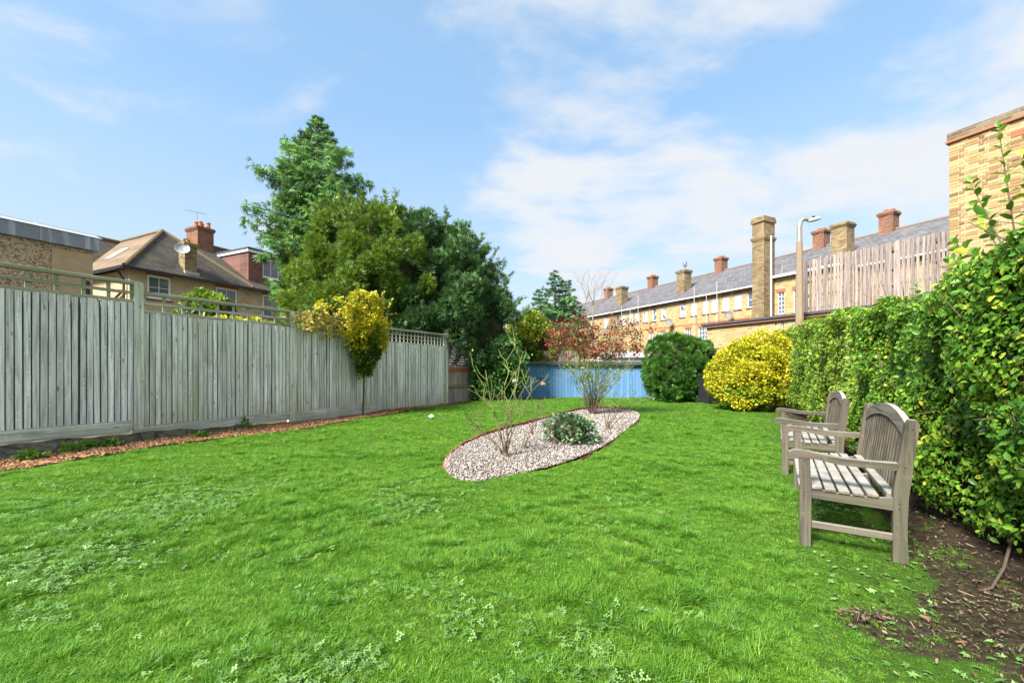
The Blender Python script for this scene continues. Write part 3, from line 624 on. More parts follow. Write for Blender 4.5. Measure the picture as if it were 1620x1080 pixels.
# hedge beside the benches: near privet and, past a bare gap, an older mixed hedge
H_DIR = np.array([.4724, .8814]); H_N = np.array([-.8814, .4724]); H_ANG = math.atan2(.8814, .4724)
def hedge(name, label, y0, y1, prof, thick, dens, size, mt, seed, foot=.12, extra=None, core=True):
    x0 = hedge_x(y0); t = thing(name, label, 'hedge', (x0, y0, 0), H_ANG)
    Ls = (y1 - y0) * 1.1346; rr = np.random.default_rng(seed)
    H = lambda s: np.interp(y0 + s / 1.1346, [q[0] for q in prof], [q[1] for q in prof])
    def wav(s, z): return .07 * np.sin(2.1 * s + 1.3 * z + seed) + .05 * np.sin(4.7 * s - 3.1 * z) + .035 * np.sin(9 * s + 7 * z + 2) + .16 * (vnoise(s + 5, z + 9, 1.9, seed + 3) - .5) + .14 * (vnoise(s + 5, z + 9, 5.5, seed + 4) - .5)
    P = []; D = []; U = []; S = []
    def put(n, kind):
        s = rr.uniform(0, Ls, n)
        if kind == 'face':
            f = rr.random(n); z = foot + (H(s) - foot) * f; dep = wav(s, z) - np.abs(rr.normal(0, .075, n)) - .12 * np.clip((.35 - z) / .35, 0, 1)
            rd = np.clip((z - (H(s) - .22)) / .22, 0, 1); dep = dep - .16 * rd ** 2
            keep = rr.random(n) < np.clip((z - foot + .05) / .4, .25, 1) * np.clip(.15 + 2.6 * (vnoise(s + 2, z + 3, 2.6, seed + 8) * .5 + vnoise(s + 2, z + 3, 7, seed + 9) * .5), 0, 1)
            p = np.stack([s, dep, z], 1); nr = np.stack([rr.normal(0, .5, n), np.ones(n), rr.normal(.25, .5, n)], 1); p, nr = p[keep], nr[keep]
        elif kind == 'top':
            y = rr.uniform(-thick, 0, n); e = .10 * np.clip(1 - np.minimum(-y, y + thick) / .25, 0, 1) ** 2
            z = H(s) - e + .6 * wav(s, y * 2 + 3) - np.abs(rr.normal(0, .05, n)) + .03; p = np.stack([s, y, z], 1); nr = np.stack([rr.normal(0, .5, n), rr.normal(.2, .5, n), np.ones(n)], 1)
        else:
            z = foot + (H(s * 0 + (0 if kind == 'end0' else Ls)) - foot) * rr.random(n); y = rr.uniform(-thick, 0, n); sg = -1 if kind == 'end0' else 1
            p = np.stack([np.where(sg < 0, 0, Ls) + sg * (wav(y * 2, z) - np.abs(rr.normal(0, .07, n))), y, z], 1); nr = np.stack([sg * np.ones(n), rr.normal(0, .5, n), rr.normal(.2, .5, n)], 1)
        if y0 < 0:                                     # the stretch behind the viewer is thinner
            q = (p[:, 0] > 1.9) | (rr.random(len(p)) < .4); p, nr = p[q], nr[q]
        k = len(p); nn = nrm(nr); tdir = rr.normal(size=(k, 3)); tdir[:, 2] += .25; tdir = tdir - nn * np.sum(tdir * nn, 1, keepdims=True) * .8
        P.append(p); D.append(tdir); U.append(nn); S.append(size * rr.uniform(.45, 1.3, k))
    put(int(dens * Ls * 2.0), 'face'); put(int(dens * Ls * thick * .8), 'top'); put(int(dens * thick * 2.4), 'end0'); put(int(dens * thick * 2.4), 'end1')
    if extra: extra(P, D, U, S, t)
    leaves('foliage', mk_leaf(.29, .09, -.1) if size < .06 else LEAF, np.concatenate(P), np.concatenate(D), np.concatenate(U), np.concatenate(S), mt, t)
    # solid dark core filling the hedge, inner shade put into its colour
    ns, nz = 60, 18; V = []; F = []
    for i in range(ns + 1):
        s = Ls * i / ns; s_ = min(max(s, .25), Ls - .25); h = float(H(s)) - .13
        ring = [(-.20 + float(wav(s, foot + .1 + (h - foot - .1) * j / nz)), foot + .1 + (h - foot - .1) * j / nz) for j in range(nz + 1)] + [(-thick * .5, h), (-thick + .14, h - .02), (-thick + .1, foot + .1)]
        V += [(s_, a, b_) for a, b_ in ring]; kk = len(ring)
    F = [(i * kk + j, i * kk + (j + 1) % kk, (i + 1) * kk + (j + 1) % kk, (i + 1) * kk + j) for i in range(ns) for j in range(kk)]
    b = B(); b.add(V, F + [tuple(range(kk)), tuple(ns * kk + j for j in range(kk))]); b.obj('shade_core', INNER, t)
    b = B(); r2 = random.Random(seed)
    for i in range(int(Ls * 5)):
        s = r2.uniform(.05, Ls - .05); yy = r2.uniform(-.5, -.12); p0 = (s, yy, -.02); h = float(H(s)) * r2.uniform(.3, .8); b.tube([p0, (s + r2.gauss(0, .06), yy + r2.gauss(0, .05), h * .4), (s + r2.gauss(0, .15), yy + r2.uniform(0, .2), h)], [.014, .01, .005], 5)
    for i in range(int(Ls * 26)):
        s = r2.uniform(.05, Ls - .05); z = r2.uniform(.15, float(H(s))); yy = float(wav(s, z)); a = (s, yy - .25, z); b.tube([a, (s + r2.gauss(0, .1), yy - .10, z + r2.uniform(0, .12)), (s + r2.gauss(0, .2), yy + r2.uniform(-.06, .07), z + r2.uniform(-.02, .3))], [.006, .004, .0022], 4)
    b.obj('branches', TWIG, t)
    return t
PRIV = m_leaf('privet_leaf', [(0, (0.045, 0.136, 0.017)), (0.35, (0.109, 0.271, 0.026)), (0.7, (0.217, 0.415, 0.038)), (0.93, (0.397, 0.576, 0.062)), (1, (0.756, 0.576, 0.071))], .40, .28, .4, clump=(1.3, (.05, .15, .02), .5))
OLDH = m_leaf('mixed_hedge_leaf', [(0, (0.072, 0.168, 0.024)), (0.4, (0.161, 0.318, 0.039)), (0.75, (0.304, 0.469, 0.052)), (0.93, (0.465, 0.569, 0.087)), (1, (0.536, 0.369, 0.194))], .4, .25, .4, clump=(1.1, (.20, .28, .03), .6))
def sprays(P, D, U, S, t):
    """long new shoots standing above the clipped top"""
    b = B(); rr = random.Random(5); rg = np.random.default_rng(5)
    shoots = [((3.882, -0.12, 1.85), (0.16, 0.02, 0.86), 11), ((4.062, -0.15, 1.85), (0.3, 0.05, 0.48), 8), ((3.712, -0.15, 1.9), (-0.05, 0.0, 0.72), 9), ((4.242, -0.12, 1.8), (0.36, 0.04, 0.22), 7), ((3.812, -0.05, 1.85), (0.22, 0.08, 0.55), 9), ((4.362, -0.15, 1.78), (0.38, 0.08, 0.1), 6), ((3.612, -0.1, 1.9), (0.12, 0.03, 0.5), 8), ((3.962, -0.05, 1.8), (0.38, 0.06, 0.3), 8), ((4.942, -0.2, 1.72), (0.05, 0.02, 0.36), 7), ((5.442, -0.3, 1.7), (-0.05, 0, 0.26), 6), ((6.042, -0.3, 1.72), (0.03, 0, 0.34), 7)]
    for p0, d, n in shoots:
        p0 = np.array(p0); d = np.array(d); pts = [tuple(p0 + d * q + np.array([0, 0, -.06 * q * q * abs(d[0])])) for q in np.linspace(0, 1, 6)]; b.tube(pts, [.005, .0045, .004, .0035, .0028, .0018], 5)
        for i in range(n):
            q = .25 + .75 * (i + .5) / n; c = p0 + d * q
            for sg in (-1, 1):
                side = np.cross(nrm(d), nrm(np.array([math.cos(i * 1.2), math.sin(i * 1.2), .2]))); P.append((c)[None]); D.append((nrm(side) * sg * .8 + nrm(d) * .55 + rg.normal(0, .15, 3))[None]); U.append((nrm(d) + rg.normal(0, .3, 3))[None]); S.append(np.array([rg.uniform(.05, .075) * (1.1 - .5 * abs(q - .5))]))
        P.append((p0 + d)[None]); D.append(d[None]); U.append(np.array([[-.5, .5, .7]])); S.append(np.array([.05]))
    b.obj('shoots', TWIG, t)
hedge('privet_hedge', 'glossy green clipped privet hedge behind the benches with long loose shoots on top', -.9, 5.45, [(-.9, 2.05), (2.2, 2.03), (2.6, 1.93), (3.0, 1.84), (3.8, 1.79), (4.4, 1.84), (5.5, 1.95)],   .95, 5800, .046, PRIV, 3, extra=sprays)
hedge('mixed_hedge', 'older yellow green hedge with brown bare twigs, running from the gap to the golden shrub', 5.62, 12.6, [(5.6, 1.93), (6.1, 2.0), (7.5, 2.13), (10.4, 2.26), (12.6, 2.3)], .9, 3000, .068, OLDH, 8)

# golden shrubs, topiary, low shrub
GOLD = m_leaf('golden_leaf', [(0, (.17, .24, .015)), (.3, (.42, .42, .02)), (.65, (.66, .58, .03)), (1, (.78, .70, .16))], .42, .28, .35)
GOLDG = m_leaf('green_gold_leaf', [(0, (0.07, 0.182, 0.017)), (0.5, (0.196, 0.336, 0.028)), (1, (0.504, 0.532, 0.042))], .42, .25, .35)
TOPI = m_leaf('topiary_leaf', [(0, (0.022, 0.078, 0.017)), (0.5, (0.055, 0.164, 0.025)), (0.85, (0.119, 0.276, 0.041)), (1, (0.221, 0.415, 0.061))], .4, .15, .4)
def leafy(t, shape, n_c, rl, rh, per, tmpl, size, mt, up=.35, out=.9, name='foliage', flat=1.0, lo=None):
    P, D, Cn = clump_pts(n_c, shape, rl, rh, per, flat); n = len(P)
    D2 = D * out + np.array([0, 0, up]) + RNG.normal(0, .45, (n, 3)); U = RNG.normal(0, .6, (n, 3)) + np.array([0, 0, 1]) + D * .3
    k = np.ones(n, bool) if lo is None else P[:, 2] > lo
    rnd = np.clip(Cn * .55 + RNG.random(n) * .45, 0, .999)
    return leaves(name, tmpl, P[k], D2[k], U[k], (size * RNG.uniform(.65, 1.3, n))[k], mt, t, rnd[k])
gx, gy = 7.0, 12.0
t = thing('golden_shrub', 'rounded bright yellow shrub standing at the end of the hedge', 'shrub', (gx, gy, 0))
lump((0, 0, .85), (.6, .5, .6), INNER, t, seed=3)
leafy(t, ellipsoid((0, 0, 1.0), (1.08, .92, .95), -.75, (.74, 1.12)), 210, .12, .28, 130, mk_leaf(.33), .072, GOLD, lo=.08)
leafy(t, ellipsoid((.95, .25, 1.45), (.55, .6, .75), -.6), 70, .12, .24, 150, mk_leaf(.33), .072, GOLD, name='foliage')
leafy(t, ellipsoid((-.1, 0, .55), (1.0, .85, .5), -.9), 60, .12, .26, 100, mk_leaf(.33), .07, GOLDG, name='lower_foliage', lo=.04)
stems((0, 0, -.02), [(.5, -.6, .9), (-.5, -.5, .8), (.3, -.7, .5), (-.7, -.3, .5), (.8, -.2, 1.1), (0, .2, 1.4)], .04, .014, .12).obj('stems', BARK, t)
tx, ty = 6.02, 15.2
t = thing('clipped_yew', 'dark green clipped ball shaped yew standing before the blue shed', 'topiary', (tx, ty, 0))
lump((0, 0, 1.22), (1.02, .95, 1.05), INNER, t, seed=5, amp=.04)
P, D, Cn = clump_pts(330, boxy((0, 0, 1.22), (1.04, .98, 1.10), -.96), .05, .19, 90); n = len(P)
leaves('foliage', SPRIG3, P, D + np.array([0, 0, .35]) + RNG.normal(0, .35, (n, 3)), RNG.normal(0, 1, (n, 3)), .13 * RNG.uniform(.6, 1.2, n), TOPI, t, np.clip(Cn * .5 + RNG.random(n) * .5, 0, .999))
B().tube([(0, 0, -.02), (.02, 0, .35)], [.11, .09], 8).obj('trunk', BARK, t)
VARI = m_leaf('variegated_leaf', [(0, (0.035, 0.092, 0.042)), (0.5, (0.088, 0.185, 0.085)), (0.8, (0.193, 0.286, 0.151)), (1, (0.56, 0.504, 0.321))], .35, .15, .5)
t = thing('low_evergreen', 'low dark blue green evergreen shrub growing in the gravel bed', 'shrub', (.93, 6.55, .05))
lump((0, 0, .2), (.27, .25, .2), INNER, t, seed=8)
leafy(t, ellipsoid((0, 0, .17), (.33, .29, .19), -.6, (.6, 1.1)), 40, .05, .17, 75, mk_leaf(.3, .1), .055, VARI, lo=.01)
stems((0, 0, -.01), [(.2, -.1, .3), (-.2, .1, .3), (.05, .2, .35)], .015, .006).obj('stems', TWIG, t)

# ------------------------------------------------------------------ trees
def trunk_tube(H, r, lean=(0, 0), k=9):
    return B().tube([(lean[0] * q * q, lean[1] * q * q, H * q - .05) for q in np.linspace(0, 1, 8)], [r * (1 - .92 * q) + .008 for q in np.linspace(0, 1, 8)], k)
def conifer(name, label, base, H, R, nb, mt, fr, fs, z0=.12, power=.85, droop=.25, rise=.15, per=46, leaders=((0, 0, 1.0),), group=None, hang=.5, prof=None):
    t = thing(name, label, 'tree', base, 0, group); P = []; D = []; U = []; Cn = []; Sz = []; bb = B()
    for (lx, ly, hs) in leaders:
        Hh = H * hs
        bb.tube([(lx * q ** .7, ly * q ** .7, Hh * q - .05) for q in np.linspace(0, 1, 9)], [.016 * H * (1 - .93 * q) + .01 for q in np.linspace(0, 1, 9)], 8)
        for i in range(int(nb * hs)):
            q = z0 + (1 - z0) * ((i + RNG.random()) / (nb * hs)) ** .92; a = i * 2.39996 + RNG.normal(0, .25)
            Lb = max(.15, (R * hs * (1 - q) ** power * min(1, (q + .25) * 1.6) if prof is None else float(np.interp(q, *prof))) * RNG.uniform(.62, 1.15)); o = np.array([lx * q ** .7, ly * q ** .7, Hh * q])
            d = np.array([math.cos(a), math.sin(a), 0]); side = np.array([-d[1], d[0], 0]); ts = np.linspace(0, 1, 6)
            path = lambda tt: o + np.outer(tt, d) * Lb + np.outer(rise * tt - droop * tt ** 2 + (.12 * tt ** 4), [0, 0, 1]) * Lb
            bb.tube([tuple(z) for z in path(ts)], [max(.006, .02 * Lb * (1 - .85 * z)) for z in ts], 4)
            k = int(per * (.35 + Lb / R)); tt = RNG.uniform(.18, 1.02, k) ** .8; off = RNG.normal(0, 1, k) * .20 * Lb * (1.1 - tt * .8)
            pts = path(tt) + off[:, None] * side + np.stack([np.zeros(k), np.zeros(k), RNG.normal(0, .05, k) * Lb - np.abs(off) * .25], 1)
            P.append(pts); D.append(d * .8 + np.sign(off)[:, None] * side * RNG.uniform(.1, .9, (k, 1)) + np.array([0, 0, -hang]) + RNG.normal(0, .25, (k, 3))); U.append(np.array([0, 0, 1]) + RNG.normal(0, .45, (k, 3))); Cn.append(np.full(k, RNG.random())); Sz.append(np.full(k, min(1.1, .5 + Lb * .3)))
    P = np.concatenate(P); n = len(P)
    leaves('crown', fr, P, np.concatenate(D), np.concatenate(U), fs * np.concatenate(Sz) * RNG.uniform(.6, 1.25, n), mt, t, np.clip(np.concatenate(Cn) * .5 + RNG.random(n) * .5, 0, .999))
    bb.obj('trunk', BARK, t); return t
CYP = m_leaf('cypress_leaf', [(0, (0.032, 0.102, 0.031)), (0.45, (0.083, 0.216, 0.048)), (0.8, (0.156, 0.319, 0.067)), (1, (0.239, 0.413, 0.107))], .5, .18, .3)
FIR = m_leaf('fir_leaf', [(0, (0.03, 0.099, 0.051)), (0.45, (0.075, 0.199, 0.083)), (0.8, (0.141, 0.308, 0.105)), (1, (0.243, 0.397, 0.141))], .5, .12, .3)
conifer('cypress_tree', 'tall pointed cypress tree rising behind the fence above the yews', (-8.0, 17.2, 0), 11.6, 3.7, 230, CYP, SPRIG5, .30, z0=.08, power=.55, droop=.34, rise=.42, per=95, hang=.75, prof=([.05, .42, .56, .74, .85, .93, 1.0], [1.3, 1.65, 2.35, 2.0, 1.25, .6, .05]))
conifer('fir_tree', 'dark green fir with three leading tops standing behind the blue shed', (3.1, 30.5, 0), 8.4, 2.5, 75, FIR, SPRIG5, .42, z0=.1, power=.6, droop=.18, rise=.16, per=62, leaders=((.05, 0, 1.0), (-1.15, .4, .84), (.95, .3, .93), (1.7, -.2, .74)), hang=.25)

def yew(name, label, base, lobes, mt, n_c, per, size, seed, spikes=0, sdir=(0, 0, 1), group=None):
    t = thing(name, label, 'tree', base, 0, group); P = []; D = []; Cn = []; bb = B(); rr = random.Random(seed)
    tot = sum(q[3] ** 2 for q in lobes)
    for (cx, cy, cz, r, rz_) in lobes:
        lump((cx, cy, cz), (r * .66, r * .66, rz_ * .66), INNER, t, seed=int(cx * 10) + 40, amp=.12, sub=3)
        a, b_, c_ = clump_pts(max(10, int(n_c * r * r / tot)), ellipsoid((cx, cy, cz), (r, r, rz_), -.8, (.78, 1.04)), .20, .44, per); P.append(a); D.append(b_); Cn.append(c_)
        bb.tube([(0, 0, -.05), (cx * .35, cy * .35, cz * .5), (cx * .8, cy * .8, cz)], [.16, .10, .03], 6)
    P = np.concatenate(P); D = np.concatenate(D); Cn = np.concatenate(Cn)
    k = P[:, 2] > .3; P, D, Cn = P[k], D[k], Cn[k]
    SP = []; SD = []
    for i in range(spikes):                    # arching leader shoots that break the outline
        cx, cy, cz, r, rz_ = lobes[rr.randrange(len(lobes))]; d = rdir(1)[0]; d[2] = abs(d[2]) * .9 + .15; d = nrm(d); o = np.array([cx, cy, cz]) + d * np.array([r, r, rz_]) * .88; v = nrm(d * .8 + np.array(sdir) * .9); Ls = rr.uniform(.35, 1.15)
        bb.tube([tuple(o), tuple(o + v * Ls)], [.014, .004], 4)
        m_ = 44; q = np.linspace(.0, 1, m_); SP.append(o + np.outer(q, v) * Ls + RNG.normal(0, .03, (m_, 3))); SD.append(v * .8 + rdir(m_) * .75)
    if spikes: P = np.concatenate([P] + SP); D = np.concatenate([D] + SD); Cn = np.concatenate([Cn, RNG.random(len(P) - len(Cn))])
    n = len(P)
    leaves('crown', SPRIG3, P, D * .9 + np.array(sdir) * .5 + RNG.normal(0, .4, (n, 3)), RNG.normal(0, .7, (n, 3)) + np.array([0, 0, 1]), size * RNG.uniform(.6, 1.3, n), mt, t, np.clip(Cn * .5 + RNG.random(n) * .5, 0, .999))
    bb.obj('trunk', BARK, t); return t
YEWL = m_leaf('yew_leaf_light', [(0, (0.038, 0.097, 0.02)), (0.4, (0.104, 0.205, 0.03)), (0.8, (0.209, 0.328, 0.044)), (0.96, (0.349, 0.444, 0.073)), (1, (0.522, 0.262, 0.121))], .45, .18, .35)
YEWD = m_leaf('yew_leaf_dark', [(0, (0.025, 0.08, 0.036)), (0.5, (0.068, 0.169, 0.066)), (0.85, (0.131, 0.273, 0.096)), (1, (0.236, 0.378, 0.121))], .42, .12, .4)
yew('yew_tree', 'broad yellow green yew tree overhanging the trellis beside the pointed cypress', (-5.3, 14.9, 0), [(0, 0, 4.9, 1.75, 1.7), (-1.2, .2, 3.7, 1.5, 1.5), (1.0, -.2, 4.4, 1.6, 1.7), (.1, -.5, 3.4, 1.7, 1.5), (-.5, .2, 5.6, 1.1, 1.1), (.7, .2, 5.9, 1.0, 1.05), (-1.9, .5, 2.7, 1.1, 1.2)], YEWL, 330, 175, .19, 3, 150, (.0, 0, 1))
yew('yew_tree', 'dark green yew tree spreading over the end of the fence and the low paling fence', (-2.9, 15.9, 0), [(0, 0, 4.2, 1.8, 2.0), (.9, -.2, 3.4, 1.5, 1.7), (1.9, -.3, 2.6, 1.1, 1.5), (-.4, -.3, 5.2, 1.4, 1.4), (.6, 0, 4.9, 1.3, 1.3), (1.5, .2, 3.9, 1.0, 1.2), (.4, -.7, 2.9, 1.4, 1.3), (-.8, -.9, 3.0, 1.4, 1.2)], YEWD, 350, 175, .19, 6, 200, (.35, 0, .8))
LAUR = m_leaf('ivy_leaf', [(0, (0.032, 0.108, 0.032)), (0.5, (0.082, 0.23, 0.054)), (0.9, (0.19, 0.378, 0.096)), (1, (0.324, 0.54, 0.134))], .28, .1, .5)
t = thing('ivy_mound', 'dark glossy ivy mound hanging over the end of the low paling fence', 'shrub', (-.55, 15.6, 0))
lump((0, .3, 1.2), (.75, .7, 1.1), INNER, t, seed=9)
leafy(t, ellipsoid((0, .2, 1.25), (.95, .85, 1.25), -.9), 110, .14, .28, 95, mk_leaf(.36), .11, LAUR, lo=.05)
leafy(t, ellipsoid((-.55, -.25, .7), (.35, .35, .75), -.9), 30, .1, .2, 80, mk_leaf(.36), .10, LAUR, name='trailing_foliage', lo=.03)
stems((0, .2, -.02), [(.3, .1, 1.6), (-.3, 0, 1.5), (0, .3, 1.9)], .05, .02).obj('stems', BARK, t)
AUT = m_leaf('autumn_hedge_leaf', [(0, (0.078, 0.156, 0.018)), (0.4, (0.208, 0.286, 0.026)), (0.75, (0.442, 0.429, 0.039)), (1, (0.572, 0.351, 0.065))], .5, .25, .3, clump=(.9, (.10, .18, .02), .8))
t = thing('autumn_shrub', 'big yellowing shrub standing behind the roof of the blue shed', 'shrub', (.95, 20.5, 0))
lump((0, 0, 1.9), (.95, .95, 1.4), INNER, t, seed=12)
leafy(t, ellipsoid((0, 0, 2.0), (1.25, 1.1, 1.75), -.8), 130, .18, .36, 90, mk_leaf(.34), .14, AUT)
stems((0, 0, -.02), [(.4, 0, 2.4), (-.4, .1, 2.2), (0, .3, 2.8)], .07, .02).obj('trunk', BARK, t)
# a shrub behind the trellis by the houses
t = thing('trellis_shrub', 'green and yellow leafy shrub showing over the trellis before the house', 'shrub', (-8.9, 12.4, 0))
lump((0, 0, 2.2), (.8, .6, 1.1), INNER, t, seed=14)
leafy(t, ellipsoid((-.2, 0, 2.45), (.75, .7, .9), -.6), 70, .14, .30, 85, mk_leaf(.34), .11, m_leaf('trellis_shrub_leaf', [(0, (0.07, 0.168, 0.028)), (0.5, (0.168, 0.308, 0.042)), (1, (0.476, 0.532, 0.098))], .45))
leafy(t, ellipsoid((.9, -.2, 1.9), (1.3, .7, .65), -.6), 70, .14, .28, 70, mk_leaf(.34), .11, GOLDG, name='side_foliage')
leafy(t, ellipsoid((.9, -.5, 2.0), (1.5, .6, .55), -.6), 60, .14, .28, 50, mk_leaf(.34), .11, GOLD, name='yellow_foliage')
stems((0, 0, -.02), [(.4, 0, 2.0), (-.4, .1, 2.2), (.8, -.2, 1.7)], .05, .015).obj('stems', BARK, t)
# golden euonymus trained on the fence, and the faded climber on the trellis
EUON = m_leaf('euonymus_leaf', [(0, (.09, .18, .012)), (.25, (.34, .38, .02)), (.6, (.72, .60, .03)), (1, (.86, .74, .14))], .38, .25, .4)
EUOG = m_leaf('euonymus_green_leaf', [(0, (.025, .08, .012)), (.55, (.07, .16, .02)), (.85, (.22, .28, .03)), (1, (.55, .48, .05))], .36, .2, .45)
def fpt(s, y=0.0): return (F_O[0] + .4738 * s - .8807 * y, F_O[1] + .8807 * s + .4738 * y)
ex, ey = fpt(4.45, -.22)
t = thing('euonymus', 'bright yellow and green euonymus on one bare stem against the fence', 'shrub', (ex, ey, 0), F_ANG)
def tear(zlo, zhi):
    def f(n):
        z = RNG.uniform(zlo, zhi, n); w = np.interp(z, [1.0, 1.35, 1.75, 2.1, 2.5, 2.8, 3.2], [.05, .26, .46, .58, .55, .38, .10]); x = RNG.uniform(-1, 1, n) * w * .95; y = -RNG.uniform(.2, 1, n) * .42 * np.sqrt(np.clip(1 - (x / np.maximum(w, .01)) ** 2, .05, 1)) * np.clip(w / .6, .3, 1)
        return np.stack([x, y, z], 1), nrm(np.stack([x * .8, np.full(n, -.9), np.full(n, .45)], 1))
    return f
leafy(t, tear(1.75, 3.05), 120, .09, .22, 85, mk_leaf(.34), .068, EUON)
b = B(); rr = random.Random(8); SPp = []
for i in range(34):
    z = rr.uniform(2.0, 2.9); x = rr.uniform(-.6, .6); L = rr.uniform(.2, .5); p0 = np.array([x, -.25, z]); v = nrm(np.array([x * .9 + rr.gauss(0, .3), -.15, .7 + rr.gauss(0, .2)])); b.tube([tuple(p0), tuple(p0 + v * L)], [.004, .002], 4); SPp.append(p0 + np.outer(np.linspace(.1, 1, 12), v) * L)
b.obj('shoots', TWIG, t); SPp = np.concatenate(SPp); n = len(SPp); leaves('shoot_leaves', mk_leaf(.34), SPp, rdir(n) + np.array([0, 0, .4]), rdir(n) + np.array([0, 0, .8]), .065 * RNG.uniform(.7, 1.2, n), EUON, t)
leafy(t, tear(1.08, 2.0), 60, .08, .16, 80, mk_leaf(.34), .07, EUOG, name='lower_foliage')
leafy(t, ellipsoid((-.85, -.05, 2.6), (.5, .2, .2), -1), 11, .07, .13, 50, mk_leaf(.34), .065, EUON, name='side_spray')
stems((0, 0, -.02), [(0, -.05, 1.15)], .024, .017, .02).obj('stem', BARK, t)
stems((0, -.05, 1.1), [(.3, -.15, 2.2), (-.3, -.15, 2.2), (0, -.1, 2.8), (.1, -.2, 2.0)], .016, .006).obj('branches', BARK, t)
CLIM = m_leaf('climber_leaf', [(0, (.25, .26, .05)), (.4, (.56, .47, .12)), (.75, (.72, .58, .2)), (1, (.42, .27, .15))], .6, .25, .2)
cx_, cy_ = fpt(3.35, -.12)
t = thing('trellis_climber', 'faded yellow brown climber straggling over the trellis and its post', 'climber', (cx_, cy_, 0), F_ANG)
leafy(t, ellipsoid((-.15, 0, 2.3), (1.0, .16, .28), -1, (.2, 1.0)), 40, .06, .15, 30, mk_leaf(.32), .07, CLIM)
b = B(); rr = random.Random(4)
for i in range(26):
    x = rr.uniform(-1.1, .8); z = rr.uniform(2.1, 2.45); b.tube([(x, 0, z), (x + rr.gauss(0, .15), -.06, z + rr.gauss(.02, .12)), (x + rr.gauss(0, .3), rr.gauss(-.03, .05), z + rr.gauss(.05, .2))], [.006, .005, .003], 4)
b.tube([(-.62, .24, -.02), (-.6, .24, 1.2), (-.5, .2, 2.3)], [.014, .012, .008], 5); b.obj('stems', TWIG, t)

# bare birch far behind
BIRCH = m_plain('birch_bark', (.25, .21, .18), .8, .3, 6)
def twiggy(b, p, d, L, r, depth, rr, spread=.5, grav=0.0, tips=None, k=5, seg=3, n=(2, 3)):
    pts = [Vector(p)]; dd = Vector(d).normalized(); 
    for i in range(seg):
        dd = (dd + Vector((rr.gauss(0, .13), rr.gauss(0, .13), rr.gauss(0, .10) + grav))).normalized(); pts.append(pts[-1] + dd * L / seg)
    r1 = r * .62; b.tube(pts, [r + (r1 - r) * i / seg for i in range(seg + 1)], k if r > .006 else 3, cap=False)
    if depth == 0:
        if tips is not None: tips.append((pts[-1], dd))
        return
    for i in range(rr.randint(*n)):
        q = rr.uniform(.45, 1.0) if i else 1.0; o = pts[min(seg, int(q * seg + .5))]; ax = Vector((rr.gauss(0, 1), rr.gauss(0, 1), rr.gauss(0, .6))); nd = (dd + ax.normalized() * spread).normalized()
        twiggy(b, o, nd, L * rr.uniform(.62, .85), r1 * (1 if i == 0 else .75), depth - 1, rr, spread, grav, tips, k, seg, n)
t = thing('birch_tree', 'bare leafless birch tree before the row of brick houses', 'tree', (6.6, 34, 0)); b = B(); rr = random.Random(21)
b.tube([(0, 0, -.05), (.05, 0, 2.5), (-.1, 0, 4.6)], [.15, .12, .08], 7)
for d in ((-.25, 0, 1), (.2, .2, 1), (.8, 0, .75), (-.6, .1, .8), (.1, -.3, 1), (1.0, .2, .55)): twiggy(b, (-.05, 0, rr.uniform(3.2, 4.6)), d, 1.75, .065, 5, rr, .5, .012, None, 5, 3, (2, 3))
b.obj('trunk', BIRCH, t)

# ------------------------------------------------------------------ roses in the gravel bed
ROSE = M('rose_stem'); zz = ROSE.sep(ROSE.pos())[2]; ROSE = ROSE.done(ROSE.mix(ROSE.ramp(ROSE.math('MULTIPLY', zz, .5), [(.15, 0.0), (.55, 1.0)]), (.10, .065, .045), (.20, .24, .07)), .7, .3)
RLEAF = m_leaf('rose_leaf_green', [(0, (.05, .12, .015)), (.6, (.16, .28, .03)), (1, (.38, .38, .06))], .45)
RRED = m_leaf('rose_leaf_red', [(0, (0.074, 0.011, 0.013)), (0.5, (0.193, 0.021, 0.022)), (0.85, (0.298, 0.048, 0.032)), (1, (0.312, 0.192, 0.065))], .5, .12)
PET = m_leaf('petal_pink', [(0, (.75, .35, .38)), (1, (.85, .62, .62))], .6, .3); PETW = m_leaf('petal_white', [(0, (.75, .72, .6)), (1, (.85, .82, .75))], .6, .3)
def blossom(t, c, mt, r=.035):
    n = 26; d = rdir(n); d[:, 2] = np.abs(d[:, 2]) * .8; leaves('blossom', mk_leaf(.5, .2, .15), np.array([c]) + d * r * .1, d, RNG.normal(0, .4, (n, 3)) + np.array([0, 0, 1]), r * RNG.uniform(.8, 1.3, n), mt, t)
